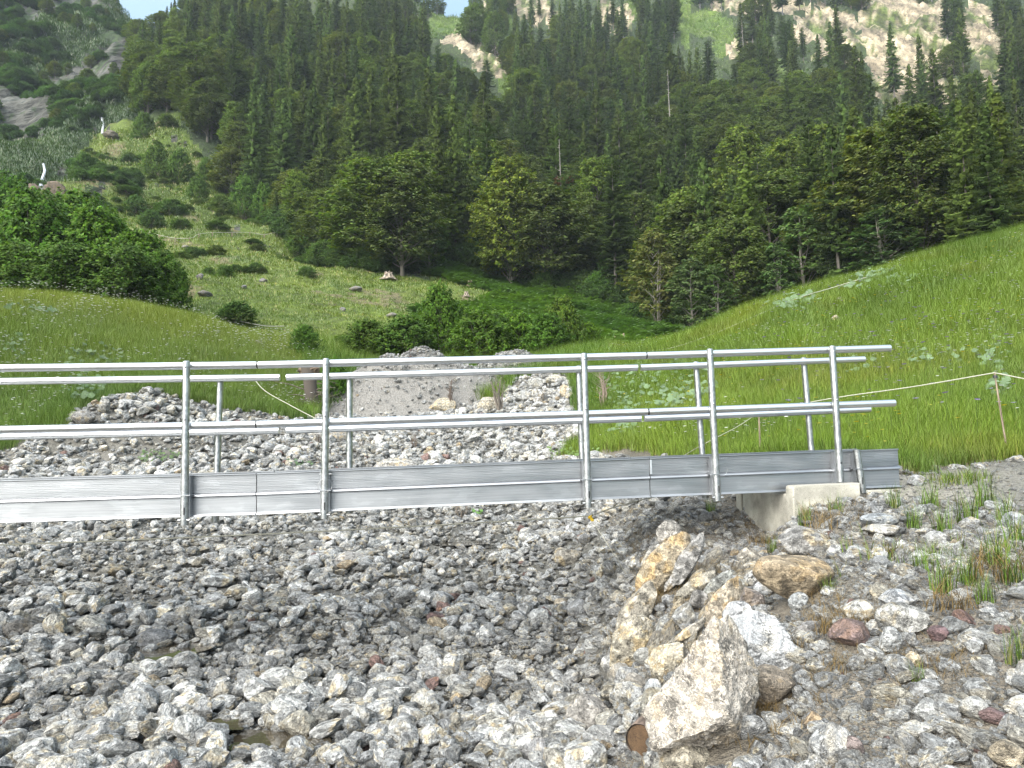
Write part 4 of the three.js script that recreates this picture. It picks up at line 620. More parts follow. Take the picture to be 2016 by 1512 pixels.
// broad-leaved: limbs, and layered sprays of leaves over lobes of the crown
function broadGeo(seed, H, Rm, base, o = {}) {
  const R = rng(seed), cr = new GB(), tk = new GB(), leaf = o.leaf ?? 0.38, bark = o.bark ?? [0.13, 0.115, 0.095], col = o.col ?? [0.115, 0.172, 0.018];
  const lean = V((R() - 0.5) * (o.lean ?? 0.6), 0, (R() - 0.5) * (o.lean ?? 0.6)), stems = o.stems ?? 1;
  const lobes = []; const nl = o.lobes ?? 15;
  for (let k = 0; k < nl; k++) {
    const t = (k + R()) / nl, y = lerp(base + 0.06, 0.93, t) * H, prof = Math.pow(Math.sin(Math.PI * clamp(lerp(o.low ?? 0.28, 0.985, t))), 0.75), a = k * 2.4 + R(), rr = Rm * prof * lerp(0.3, 0.8, Math.sqrt(R()));
    lobes.push([V(Math.cos(a) * rr + lean.x * t, y, Math.sin(a) * rr + lean.z * t), Rm * lerp(o.l0 ?? 0.22, o.l1 ?? 0.36, R()) * (0.6 + 0.4 * prof)]);
  }
  lobes.push([V(lean.x, H * 0.88, lean.z), Rm * 0.34]);
  for (let s = 0; s < stems; s++) {
    const off = stems > 1 ? V((R() - 0.5) * Rm * 0.5, 0, (R() - 0.5) * Rm * 0.5) : V(0, 0, 0), pts = [], rad = [];
    for (let k = 0; k <= 7; k++) { const t = k / 7; pts.push(V(off.x * (0.4 + t) + lean.x * t * 0.8 + 0.15 * Math.sin(t * 5 + seed), t * H * 0.86 - (k ? 0 : 0.5), off.z * (0.4 + t) + lean.z * t * 0.8)); rad.push(lerp(H * (o.girth ?? 0.017), 0.025, Math.pow(t, 0.9)) / Math.sqrt(stems)); }
    tk.limb(pts, rad, 7, bark);
  }
  for (const [c, r] of lobes) {
    const y0 = Math.max(H * base * 0.7, c.y - Math.hypot(c.x, c.z) * 0.9 - 0.4), m = V(c.x * 0.5, (y0 + c.y) / 2 - 0.1, c.z * 0.5);
    tk.limb([V(lean.x * y0 / H, y0, lean.z * y0 / H), m, c], [H * 0.0045, H * 0.003, 0.012], 4, bark);
    const ns = Math.round((o.sprays ?? 26) * (0.6 + 0.8 * R()));
    for (let s = 0; s < ns; s++) {
      const a = R() * 6.283, cy = lerp(-0.75, 1, Math.pow(R(), 0.75)), q = Math.sqrt(Math.max(0, 1 - cy * cy)), rr = r * lerp(0.72, 1.12, R());
      const sp = V(c.x + Math.cos(a) * q * rr, c.y + cy * rr * (o.squash ?? 0.72), c.z + Math.sin(a) * q * rr), outv = V(sp.x - lean.x * 0.5, 0, sp.z - lean.z * 0.5); if (outv.lengthSq() < 0.01) outv.set(Math.cos(a), 0, Math.sin(a)); outv.normalize();
      const hx = outv.x, hz = outv.z, tn = lerp(0.66, 1.3, R()), sl = r * lerp(0.35, 0.75, R()), nlf = o.leaves ?? 16, rise = (o.rise ?? 0.25) + (R() - 0.5) * 0.5;
      for (let l = 0; l < nlf; l++) {
        const u = R(), w = (R() - 0.5) * 1.1 * sl * (1 - 0.5 * u), p = V(sp.x + hx * u * sl - hz * w, sp.y + rise * u * sl - Math.abs(w) * 0.25 + (R() - 0.5) * 0.16, sp.z + hz * u * sl + hx * w);
        const d = V(hx + (R() - 0.5) * 1.3, (o.hang ?? -0.4) + (R() - 0.5) * 0.8, hz + (R() - 0.5) * 1.3).normalize(), gn = V((R() - 0.5) * 1.1 + hx * 0.85, 0.62, (R() - 0.5) * 1.1 + hz * 0.85).normalize(), sd = d.clone().cross(gn).normalize(), nn = V(gn.x * 0.6, gn.y + 0.35, gn.z * 0.6).normalize();
        const k = tn * lerp(0.75, 1.25, R()); cr.kite(p, d, leaf * lerp(0.7, 1.3, R()), sd, leaf * (o.wide ?? 0.30), nn, [col[0] * k * lerp(0.85, 1.25, R()), col[1] * k, col[2] * k], 0.5, 0.2);
      }
    }
  }
  return { trunk: tk.build(), crown: cr.build() };
}
const SPR = [], FIR = [], BEE = [], LIGHT = [], BUSH = [];
for (let k = 0; k < 5; k++) SPR.push(spruceGeo(400 + k, 25, 3.5 + 0.4 * (k % 3), 0.10 + 0.07 * (k % 4), 1, { hang: 0.55, droop: 0.45 + 0.1 * (k % 3), miss: 0.1 + 0.05 * (k % 3) }));
for (let k = 0; k < 3; k++) FIR.push(spruceGeo(420 + k, 22, 3.1, 0.22, 0.95, { pow: 0.42, droop: 0.12, hang: 0.3, nb: 7, miss: 0.22, twig: 0.28 }));
for (let k = 0; k < 5; k++) BEE.push(broadGeo(440 + k, 18, 5.2, 0.10, { lobes: 46, sprays: 30, leaves: 16, leaf: 0.42, wide: 0.36, l0: 0.27, l1: 0.44, low: 0.2 }));
for (let k = 0; k < 2; k++) LIGHT.push(broadGeo(460 + k, 13, 2.6, 0.10, { lobes: 30, sprays: 17, leaves: 12, leaf: 0.4, wide: 0.36, l0: 0.3, l1: 0.46, low: 0.2, col: [0.115, 0.165, 0.035], bark: [0.22, 0.2, 0.17], stems: 1 + k }));
for (let k = 0; k < 4; k++) BUSH.push(broadGeo(480 + k, 4, 2.4, 0.03, { lobes: 36, sprays: 22, leaves: 14, leaf: 0.20, wide: 0.36, l0: 0.26, l1: 0.44, low: 0.42, stems: 4, girth: 0.02, rise: 0.45, col: [0.088, 0.150, 0.018], squash: 0.85 }));
const lf = leafMat(0.42), TINT = { spruce: [], fir: [], beech: [], light: [], bush: [] };
for (const [k, c, n] of [['spruce', [1.0, 1.0, 1.0], 5], ['fir', [0.95, 1.05, 1.25], 4], ['beech', [1, 1, 1], 6], ['light', [1, 1, 1], 3], ['bush', [1, 1, 1], 5]]) { const R = rng(k.length * 31 + n); for (let i = 0; i < n; i++) TINT[k].push(tint(lf, vary(R, c, 0.28, 0.11))); }
const KIND = { spruce: [SPR, 25, 'spruce_tree', 'spruce'], fir: [FIR, 22, 'fir_tree', 'fir'], beech: [BEE, 18, 'beech_tree', 'beech'], light: [LIGHT, 13, 'broadleaf_tree', 'tree'], bush: [BUSH, 4, 'bush', 'bush'] };
const proto = new Map();
function plant(kind, pos, h, wide, R, label, group, mat, variant) {
  const [geos, H, name, cat] = KIND[kind], v = variant ?? Math.floor(R() * geos.length), key = kind + v;
  let t;
  if (!proto.has(key)) { t = new THREE.Group(); proto.set(key, t); mesh(kind === 'bush' ? 'stem' : 'trunk', geos[v].trunk, woodMat, t); mesh(kind === 'bush' ? 'foliage' : 'crown', geos[v].crown, lf, t); }
  else t = proto.get(key).clone();
  t.name = numbered(name); t.children[1].material = mat ?? TINT[kind][Math.floor(R() * TINT[kind].length)];
  t.position.copy(pos); t.rotation.y = R() * 6.283; const s = h / H; t.scale.set(s * wide, s, s * wide); scene.add(t);
  return tag(t, label, cat, group);
}
// each kind's own leaf colour, yellower or bluer, none of them darker than the rest
const hue = (c) => { const k = Math.max(1, 1.02 / c[1]); return RGB(c[0] * k * 1.04, c[1] * k, c[2] * k); };
const TR = rng(900), taken = [];
// [kind, x, y of its foot, y of its top, distance, crown width in the photograph, label, tint]
const NAMED = [
  ['beech', 745, 528, 305, 101, 195, 'broad dark green beech at the left corner of the forest edge above the stumps', [0.72, 0.82, 0.85], 0],
  ['beech', 1012, 572, 298, 103, 150, 'bright yellowish green beech standing forward in the middle of the forest edge', [1.18, 1.15, 0.85], 1],
  ['beech', 975, 520, 262, 122, 110, 'beech crown looking out just behind the bright beech in the middle', [0.95, 1.0, 0.9], 2],
  ['light', 850, 524, 402, 98, 80, 'slim light green young tree between the broad dark beech and the middle spruces', [0.85, 1.15, 0.9], 0],
  ['spruce', 902, 540, 170, 112, 92, 'tall dark spruce with a long bare bole left of the bright beech', [0.85, 0.85, 0.85], 0],
  ['spruce', 868, 480, 185, 124, 78, 'tall spruce with a bare pale upper trunk behind the slim young tree', [0.9, 0.88, 0.85], 3],
  ['spruce', 935, 470, 205, 132, 76, 'dark dense spruce right of the tallest middle spruces', [0.75, 0.82, 0.8], 2],
  ['spruce', 1492, 622, 285, 78, 118, 'pale green spruce standing free before the forest, its boughs in drooping tiers', [1.25, 1.28, 1.0], 1],
  ['beech', 1375, 590, 358, 90, 175, 'big rounded dark beech left of the free standing pale spruce', [0.78, 0.85, 0.8], 3],
  ['light', 1300, 645, 442, 76, 105, 'yellowish grey willow-like tree in front of the big dark beech', [1.1, 0.95, 0.9], 1],
  ['light', 1372, 645, 505, 73, 105, 'bluish grey leafy tree with a bare forked stem at the forest foot', [0.8, 0.95, 1.1], 0],
  ['light', 1420, 640, 515, 72, 80, 'small dark leafy tree left below the free standing pale spruce', [0.62, 0.82, 0.75], 1],
  ['fir', 1282, 500, 236, 128, 100, 'grey green fir with a rounded dense crown above the yellowish willow', [0.95, 0.95, 1.0], 0],
  ['beech', 1190, 520, 298, 120, 120, 'beech beside the shady gap in the forest edge', [0.85, 0.95, 0.8], 4],
  ['fir', 1110, 480, 235, 128, 84, 'dark fir around the dead snag in the middle of the forest', [0.7, 0.75, 0.75], 1],
  ['spruce', 1395, 380, 248, 165, 56, 'neat cone shaped young spruce among the beeches', [1.0, 1.05, 0.95], 2],
  ['spruce', 1718, 610, 195, 88, 130, 'tall dark spruce at the near edge above the right meadow', [0.85, 0.82, 0.75], 3],
  ['spruce', 1765, 600, 230, 84, 120, 'dense brownish green spruce above the crest of the right meadow', [0.95, 0.88, 0.72], 0],
  ['spruce', 1850, 560, 215, 86, 130, 'spruce with a split pale top above the right meadow', [0.95, 0.95, 0.8], 4],
  ['spruce', 1950, 540, 195, 80, 140, 'spruce with long bare bole nearest the right edge of the wood', [1.0, 0.95, 0.75], 3],
  ['spruce', 2012, 540, 170, 76, 130, 'spruce cut by the right edge of the picture', [1.1, 1.02, 0.75], 1],
  ['spruce', 1655, 600, 275, 92, 100, 'feathery spruce left of the tall dark spruce over the meadow', [0.95, 0.95, 0.85], 4],
  ['light', 1768, 580, 395, 72, 140, 'bluish green bushy tree in front of the right spruces', [0.72, 1.0, 1.0], 1],
  ['light', 1600, 620, 395, 76, 130, 'mid green leafy tree right of the free standing pale spruce', [0.75, 1.0, 0.8], 0],
  ['light', 1545, 620, 470, 74, 90, 'low dark leafy tree tucked behind the free standing pale spruce', [0.6, 0.85, 0.75], 1],
  ['beech', 1480, 420, 240, 130, 150, 'beech with a flat wide crown behind the free standing pale spruce', [0.95, 1.0, 0.8], 0],
  ['beech', 1580, 440, 255, 120, 150, 'beech with a dark lower crown in the right beech stand', [0.9, 0.95, 0.75], 2],
  ['beech', 1650, 400, 230, 135, 120, 'round topped beech at the right end of the beech stand', [0.95, 1.0, 0.75], 4],
  ['beech', 690, 380, 265, 160, 90, 'single pale green beech above the broad dark beech', [1.05, 1.1, 0.9], 1],
  ['spruce', 545, 350, 190, 170, 60, 'narrow dark spruce at the top right of the shrubby pasture', [0.75, 0.85, 0.9], 1],
  ['spruce', 655, 330, 165, 185, 62, 'spruce with a pale tip in the left middle of the forest', [0.85, 0.95, 0.95], 0],
  ['beech', 585, 440, 330, 130, 70, 'light green young beech at the upper right corner of the pasture', [1.0, 1.15, 0.95], 3],
  ['beech', 455, 300, 190, 185, 60, 'young beech on the grassy spur under the left forest', [0.85, 1.0, 0.9], 4],
  ['beech', 320, 208, 100, 215, 90, 'light beech at the top of the grassy spur beside the gully', [0.95, 1.1, 1.0], 0],
  ['beech', 280, 205, 115, 215, 60, 'leftmost beech on the grassy spur next to the gully', [0.85, 1.05, 1.0], 1],
  ['beech', 385, 215, 120, 210, 70, 'rightmost of the light beeches on top of the grassy spur', [0.9, 1.1, 1.0], 2],
  ['beech', 825, 25, -25, 420, 40, 'lone dark beech on the ridge in the sky gap', [0.55, 0.6, 0.6], 3],
  ['beech', 872, 20, -20, 425, 36, 'dark beech on the ridge right of the sky gap', [0.6, 0.65, 0.6], 0],
  ['beech', 940, 75, 8, 345, 52, 'rounded dark beech on the sunlit alpine clearing', [0.6, 0.7, 0.7], 1],
  ['beech', 990, 88, 15, 335, 52, 'dark beech at the right of the sunlit alpine clearing', [0.6, 0.7, 0.7], 2],
];
for (const [kind, x, yb, yt, r, w, label, c, v] of NAMED) {
  const az = azOf(x), p = V(Math.sin(az) * r, 0, -Math.cos(az) * r); p.y = ground(p.x, p.z);
  const yFoot = proj(p.x, p.y, p.z)[1], h = (yFoot - yt) * -p.z / FOC * 1.02, H = KIND[kind][1], w0 = { spruce: 6.2, fir: 6.4, beech: 11.5, light: 6.4 }[kind] * h / H, wide = clamp(w * -p.z / FOC / w0, 0.6, 1.7);
  plant(kind, p, h, wide, TR, label, null, tint(lf, hue(c)), v); taken.push([p.x, p.z, h * 0.10]);
}
const CAN = [-100, 330, 560, 330, 640, 300, 760, 280, 850, 170, 950, 180, 1050, 300, 1150, 250, 1250, 230, 1350, 290, 1450, 280, 1550, 270, 1700, 195, 1800, 225, 1900, 205, 2016, 170, 2200, 170];
function canopy(X) { for (let i = 0; i < CAN.length - 2; i += 2) if (X <= CAN[i + 2]) return lerp(CAN[i + 1], CAN[i + 3], clamp((X - CAN[i]) / (CAN[i + 2] - CAN[i]))); return 170; }
// the wood: candidates on the slope, nearest first; one is kept when it shows between those before it
{
  const R = rng(31), cand = [];
  for (let r = 60; r < 470; r += 6.0) { const da = 6.3 / r; for (let a = -42 * D2R; a < 42 * D2R; a += da) {
    const rr = r + (R() - 0.5) * 5.4, aa = a + (R() - 0.5) * da * 0.9, x = Math.sin(aa) * rr, z = -Math.cos(aa) * rr, y = ground(x, z), q = [R(), R(), R(), R(), R()];
    const [X, Y] = proj(x, y, z); if (X < -60 || X > 2080 || Y < -70) continue;
    const k = cls(x, y, z); if (k !== C.FOREST && !(k === C.ROCK && q[0] < 0.05 && X > 560) && !(X < 270 && rr > 230 && q[0] < 0.22 && Y < 260)) continue;
    if (taken.some(([tx, tz, tr]) => Math.hypot(x - tx, z - tz) < tr)) continue;
    const nz = noise2(x * 0.03, z * 0.03, 21);
    let pb = 0.42 + 0.45 * nz; if (X > 1280 && X < 1700 && Y > 230 && Y < 480) pb += 0.4; if (X > 1700) pb -= 0.4; if (rr < 150 && X < 1300) pb += 0.3; if (rr > 260) pb -= 0.15; if (X < 430) pb += 0.5; if (X > 430 && X < 800 && Y > 60 && Y < 230) pb += 0.22;
    const kind = X < 270 || q[1] < pb ? 'beech' : q[1] < pb + 0.22 ? 'fir' : 'spruce';
    let h = kind === 'beech' ? lerp(11, 17, q[2]) : kind === 'fir' ? lerp(15, 24, q[2]) : lerp(17, 29, q[2]); if (X < 270) h *= 0.42;
    if (X > 205 && X < 350 && rr > 260) h = Math.min(h, Math.max(4, (Y - (X < 300 ? 40 : 40 - (X - 300))) * rr / FOC));
    if (rr < 150) h = Math.min(h, Math.max(5, (Y - canopy(X) - 70 * q[4]) * rr / FOC));
    const wpx = (kind === 'beech' ? 0.62 : 0.24) * h * FOC / rr, hpx = h * FOC / rr;
    // keep the clearings and rocks open to the eye
    if ([0.3, 0.55, 0.8, 1].some((f) => inEll(CLEAR, X, Y - hpx * f, 0.95) || (inEll(ROCKS, X, Y - hpx * f, 0.9) && q[3] < 0.78))) continue;
    cand.push({ x, y, z, r: rr, X, Y, kind, h, wpx, hpx, q });
  } }
  cand.sort((a, b) => a.r - b.r);
  const naming = (e) => {
    const z = zone(e), b = e.X < 275 ? [0, 275] : e.X < 560 ? [275, 560] : e.X < 900 ? [560, 900] : e.X < 1260 ? [900, 1260] : e.X < 1690 ? [1260, 1690] : [1690, 2040], f = (e.X - b[0]) / (b[1] - b[0]), H = KIND[e.kind][1];
    const size = e.h > H * 0.93 ? 'tall' : e.h < H * 0.72 ? 'short' : 'mid-sized', side = f < 0.25 ? 'left edge' : f < 0.5 ? 'left half' : f < 0.75 ? 'right half' : 'right edge', up = e.Y < 90 ? 'near the top' : e.Y < 200 ? 'high' : e.Y < 340 ? 'halfway up' : e.Y < 460 ? 'low' : 'at the foot';
    const l = `${size} ${WORD0[e.kind]} ${up}, ${side} of the ${z}`;
    return [l, l.replace(/spruce|fir|beech/, (w) => ({ spruce: 'spruces', fir: 'firs', beech: 'beeches' })[w])];
  };
  const gw = 252, gh = 189, seen = new Uint8Array(gw * gh), done = { spruce: 0, fir: 0, beech: 0 }, rest = new Map();
  const zone = (e) => e.X < 275 ? 'steep gully side' : e.X < 560 ? (e.r > 250 ? 'left slope under the sky notch' : 'wood above the shrubby pasture') : e.X < 900 ? (e.r > 230 ? 'wood below the ridge gap' : 'wood left of the tallest spruces') : e.X < 1260 ? (e.r > 230 ? 'steep wood under the small cliffs' : 'wood around the shady gap') : e.X < 1690 ? (e.r > 200 ? 'wood left of the great pale cliff' : 'stand right of the shady gap') : (e.r > 200 ? 'wood among the great pale cliffs' : 'dense wood behind the right meadow');
  const WORD0 = { spruce: 'spruce', fir: 'fir', beech: 'beech' };
  for (const e of cand) {
    let cells = 0; const x0 = Math.max(0, Math.floor((e.X - e.wpx / 2) / 8)), x1 = Math.min(gw - 1, Math.floor((e.X + e.wpx / 2) / 8)), y0 = Math.max(0, Math.floor((e.Y - e.hpx) / 8)), y1 = Math.min(gh - 1, Math.floor(e.Y / 8)), fill = [];
    for (let j = y0; j <= y1; j++) for (let i = x0; i <= x1; i++) { const f = clamp((e.Y - j * 8) / e.hpx), hw = e.kind === 'beech' ? Math.sqrt(Math.max(0, 1 - (2 * f - 0.9) ** 2)) : 1 - f * 0.85; if (Math.abs(i * 8 + 4 - e.X) > e.wpx / 2 * hw + 3) continue; if (!seen[j * gw + i]) cells++; fill.push(j * gw + i); }
    if (e.Y > -60 && cells < 3) continue; if (x1 < x0 || y1 < y0) continue;
    for (const f of fill) if (hash2(f, e.X | 0) < 0.8) seen[f] = 1;
    const wide = lerp(0.9, 1.35, e.q[4]);
    if (done[e.kind] < 285) { done[e.kind]++; plant(e.kind, V(e.x, e.y, e.z), e.h, wide, TR, ...naming(e)); }
    else { const v = Math.floor(TR() * KIND[e.kind][0].length), key = e.kind + '_' + v; if (!rest.has(key)) rest.set(key, []); const s = e.h / KIND[e.kind][1]; rest.get(key).push({ m: trs(e.x, e.y, e.z, 0, TR() * 6.28, 0, s * wide, s, s * wide), c: vary(TR, [1, 1, 1], 0.22, 0.12) }); }
  }
  for (const [key, l] of rest) { const [k, v] = key.split('_'), g = KIND[k][0][+v]; copies('far_woods', g.trunk, woodMat, l); copies('far_woods', g.crown, lf, l); }
  console.log('trees', cand.length, JSON.stringify(done), [...rest.values()].reduce((a, b) => a + b.length, 0));
}
function hash2(a, b) { let h = Math.imul(a, 374761393) ^ Math.imul(b, 668265263); h = Math.imul(h ^ (h >>> 13), 1274126177); return ((h ^ (h >>> 16)) >>> 0) / 4294967296; }
// bushes [x, y foot, distance, width, height in the photograph, label, tint]
const BUSHES = [
  [20, 600, 47, 170, 120, 'dark bush at the left edge behind the meadow crest', [0.7, 0.85, 0.7]], [115, 605, 46, 190, 130, 'broad dark bush behind the flowering meadow crest', [0.75, 0.95, 0.75]], [225, 608, 45, 190, 130, 'dark leafy bush right of the broad one behind the crest', [0.8, 1.0, 0.75]],
  [305, 600, 46, 130, 105, 'rightmost bush of the dark thicket by the meadow', [0.75, 0.95, 0.8]], [60, 540, 54, 220, 150, 'large bush in the middle of the dark thicket', [0.7, 0.95, 0.7]], [175, 540, 53, 200, 130, 'bright topped bush in the middle of the dark thicket', [0.95, 1.2, 0.8]],
  [265, 555, 52, 160, 100, 'bush with fresh light shoots in the thicket', [1.0, 1.25, 0.8]], [40, 490, 64, 190, 120, 'tall bush in the upper left of the thicket', [0.8, 1.05, 0.8]], [140, 480, 66, 190, 110, 'upper bush of the thicket below the waterfall', [0.9, 1.15, 0.85]], [15, 420, 84, 110, 80, 'topmost bush at the left edge below the rock', [0.6, 0.85, 0.75]], [205, 505, 62, 130, 80, 'bush on the right shoulder of the thicket', [0.85, 1.1, 0.8]], [345, 590, 50, 60, 60, 'low bush at the right end of the thicket', [0.8, 1.05, 0.8]],
  [730, 706, 40, 120, 75, 'low alder left of the thicket behind the gravel heap', [0.85, 1.0, 0.8]], [800, 706, 40, 140, 80, 'dark alder bush right behind the gravel heap', [0.7, 0.9, 0.7]], [872, 706, 41, 110, 140, 'tall narrow alder in the middle of the stream thicket', [0.75, 0.95, 0.85]], [955, 706, 39, 150, 95, 'leafy alder bush with drooping twigs in the stream thicket', [0.85, 1.05, 0.7]], [1020, 700, 40, 120, 85, 'bright green bush right in the stream thicket', [1.0, 1.25, 0.8]], [1078, 700, 38, 110, 80, 'dark bush above the pale rocks upstream', [0.7, 0.95, 0.7]], [1118, 702, 40, 90, 118, 'tall greyish willow at the right end of the thicket', [1.0, 1.05, 1.15]], [1165, 690, 42, 70, 55, 'light green sapling bush beside the white stream path', [1.1, 1.3, 0.8]], [905, 700, 44, 80, 100, 'bush behind the tall narrow alder', [0.85, 1.05, 0.8]], [680, 700, 42, 70, 40, 'small bush at the left foot of the thicket', [0.9, 1.05, 0.8]],
  [465, 630, 48, 90, 34, 'flat dark bush on the lower pasture', [0.55, 0.75, 0.6]], [440, 545, 78, 44, 22, 'small dark shrub alone on the pasture', [0.6, 0.75, 0.65]], [408, 542, 79, 36, 16, 'little shrub left of the lone pasture shrub', [0.65, 0.8, 0.65]], [600, 700, 38, 70, 60, 'dark shrub behind the broken tree stump', [0.6, 0.8, 0.65]], [660, 790, 30, 60, 80, 'shrub hiding the left end of the gravel heap', [0.55, 0.75, 0.65]],
  [240, 400, 150, 60, 34, 'shrub low on the grassy spur', [0.7, 0.85, 0.7]], [300, 315, 178, 70, 30, 'upper shrub on the grassy spur', [0.75, 0.85, 0.75]], [345, 322, 176, 60, 28, 'shrub right of the upper spur shrub', [0.7, 0.85, 0.75]], [262, 415, 145, 56, 30, 'dark shrub left of centre on the rough pasture', [0.6, 0.8, 0.65]], [330, 425, 140, 70, 34, 'wide shrub in the middle of the rough pasture', [0.65, 0.85, 0.65]], [380, 375, 158, 50, 26, 'shrub below the stony scar', [0.75, 0.9, 0.75]], [430, 410, 146, 60, 26, 'pale shrub on the stony pasture', [0.95, 1.0, 0.9]], [478, 385, 152, 70, 40, 'shrub in front of the forest corner', [0.7, 0.9, 0.75]], [350, 455, 128, 50, 24, 'round shrub above the pasture fence', [0.7, 0.85, 0.65]], [425, 458, 127, 54, 22, 'low shrub near the pasture fence', [0.7, 0.85, 0.65]], [495, 485, 116, 44, 14, 'flat shrub under the pasture fence', [0.55, 0.75, 0.6]], [580, 480, 116, 40, 16, 'shrub at the right end of the pasture fence', [0.7, 0.85, 0.65]], [520, 400, 148, 60, 34, 'shrub at the foot of the left forest', [0.75, 0.95, 0.75]], [290, 440, 134, 56, 26, 'dark shrub by the left end of the pasture fence', [0.6, 0.8, 0.65]], [270, 250, 202, 50, 30, 'shrub at the top of the spur by the gully', [0.8, 0.95, 0.8]], [320, 250, 202, 46, 24, 'yellowish shrub on top of the spur', [1.1, 1.15, 0.8]], [150, 330, 172, 50, 30, 'dark shrub beside the lower waterfall', [0.55, 0.75, 0.65]], [140, 355, 168, 40, 26, 'shrub below the rock of the lower waterfall', [0.65, 0.8, 0.7]], [400, 330, 172, 40, 22, 'small shrub right of the spur', [0.7, 0.85, 0.75]],
  [1140, 580, 103, 60, 40, 'undergrowth bush at the mouth of the shady gap', [0.6, 0.85, 0.7]], [1105, 545, 112, 60, 60, 'dark bush inside the shady forest gap', [0.55, 0.8, 0.7]], [1185, 585, 100, 60, 50, 'bush right of the shady gap', [0.6, 0.85, 0.7]], [940, 560, 104, 60, 30, 'bush under the tall middle spruces', [0.55, 0.75, 0.65]], [1080, 575, 102, 60, 40, 'bush at the foot of the bright beech', [0.6, 0.8, 0.65]], [1445, 655, 70, 60, 34, 'bush on the near side of the forest foot', [0.75, 0.95, 0.75]], [1250, 640, 84, 60, 40, 'bush left of the willow-like tree', [0.65, 0.9, 0.75]], [800, 520, 106, 50, 24, 'undergrowth at the foot of the broad dark beech', [0.5, 0.7, 0.6]], [1470, 660, 62, 70, 36, 'bush at the end of the crest rope', [0.7, 0.9, 0.7]], [1215, 560, 104, 70, 70, 'dense dark bush right inside the forest edge', [0.55, 0.8, 0.7]], [1150, 480, 122, 70, 60, 'young growth on the slope of the shady gap', [0.6, 0.85, 0.75]],
];
for (const [x, yb, r, w, h, label, c] of BUSHES) {
  const az = azOf(x), p = V(Math.sin(az) * r, 0, -Math.cos(az) * r); p.y = ground(p.x, p.z) - 0.1;
  const yFoot = proj(p.x, p.y, p.z)[1], hh = Math.max(0.4, (yFoot - (yb - h)) * -p.z / FOC), wide = clamp(w * -p.z / FOC / (5.6 * hh / 4), 0.5, 3.2);
  plant('bush', p, hh, wide, TR, label, null, tint(lf, hue(c)));
}
// low growth along the foot of the wood
{ const R = rng(95), l = BUSH.map(() => []); for (let k = 0; k < 1500; k++) { const X = lerp(520, 1480, R()), q = [R(), R(), R(), R(), R()], r = forestEdge(X) + lerp(-2, 26, q[0] * q[0]), az = azOf(X), x = Math.sin(az) * r, z = -Math.cos(az) * r, y = ground(x, z); if (cls(x, y, z) !== C.FOREST) continue; const s = lerp(0.35, 0.95, q[1]); l[Math.floor(q[2] * 4)].push({ m: trs(x, y - 0.1, z, 0, q[3] * 6.28, 0, s * 1.1, s, s * 1.1), c: vary(R, [0.75, 0.9, 0.8], 0.25, 0.12) }); }
  l.forEach((a, i) => { copies('undergrowth', BUSH[i].crown, lf, a); }); }
// scrub on the side of the gully
{ const R = rng(96), l = BUSH.map(() => []); for (let k = 0; k < 2600; k++) { const X = lerp(-50, 262, R()), q = [R(), R(), R(), R()], r = lerp(150, 420, q[0]), az = azOf(X), x = Math.sin(az) * r, z = -Math.cos(az) * r, y = ground(x, z), n = fbm(x * 0.035, z * 0.035, 3, 97); if (n + 0.25 * q[1] < 0.27) continue; const pj = proj(x, y, z); if (pj[0] < 130 && pj[1] > 275 && pj[1] < 352) continue; const s = lerp(0.3, 0.95, q[1]) * (r > 230 ? 1 : 0.55); l[Math.floor(q[2] * 4)].push({ m: trs(x, y - 0.1, z, 0, q[3] * 6.28, 0, s * 1.2, s, s * 1.2), c: vary(R, [0.7, 0.92, 0.85], 0.3, 0.12) }); }
  l.forEach((a, i) => { copies('gully_scrub', BUSH[i].crown, lf, a); }); }
{ const R = rng(98), l = BUSH.map(() => []); for (let k = 0; k < 900; k++) { const X = lerp(150, 640, R()), q = [R(), R(), R(), R(), R()], r = lerp(85, 205, q[0]), az = azOf(X), x = Math.sin(az) * r, z = -Math.cos(az) * r, y = ground(x, z); if (cls(x, y, z) !== C.PASTURE || fbm(x * 0.06, z * 0.06, 3, 99) + 0.3 * smooth(100, 190, r) < 0.12) continue; const s = lerp(0.08, 0.36, q[1] * q[1]); l[Math.floor(q[2] * 4)].push({ m: trs(x, y - 0.05, z, 0, q[3] * 6.28, 0, s * 1.5, s, s * 1.5), c: vary(R, [1.0, 1.05, 0.95], 0.3, 0.15) }); }
  l.forEach((a, i) => { copies('pasture_scrub', BUSH[i].crown, lf, a); }); }
// ---------------------------------------------------------------- grass, flowers
function tuftGeo(seed, blades, h, spread, w, tip, b0 = 0.1, b1 = 0.75) {
  const R = rng(seed), g = new GB();
  for (let b = 0; b < blades; b++) {
    const a = R() * 6.283, rr = spread * Math.sqrt(R()), x = Math.cos(a) * rr, z = Math.sin(a) * rr, L = h * lerp(0.55, 1.15, R()), dir = R() * 6.283, bend = lerp(b0, b1, R()), dx = Math.cos(dir), dz = Math.sin(dir), sx = -dz, sz = dx, k = lerp(0.7, 1.25, R()), dry = R() < tip ? 1 : 0;
    let pi = -1;
    for (let s = 0; s <= 3; s++) { const t = s / 3, o = bend * L * t * t, y = L * t * (1 - 0.25 * bend * t), ww = w * (1 - t * 0.92) , n = V(dx * -0.35, 0.9, dz * -0.35).normalize(); const c = dry ? [0.30 * k, 0.24 * k, 0.10 * k] : [0.148 * k, 0.226 * k, 0.017 * k]; const i = g.vert(x + dx * o - sx * ww, y, z + dz * o - sz * ww, n, c); g.vert(x + dx * o + sx * ww, y, z + dz * o + sz * ww, n, c); if (pi >= 0) g.i.push(pi, pi + 1, i + 1, pi, i + 1, i); pi = i; }
  }
  return g.build();
}
const grassMat = new THREE.MeshPhysicalMaterial({ vertexColors: true, roughness: 0.8, specularIntensity: 0.35, transmission: 0.35, thickness: 0, side: THREE.DoubleSide });
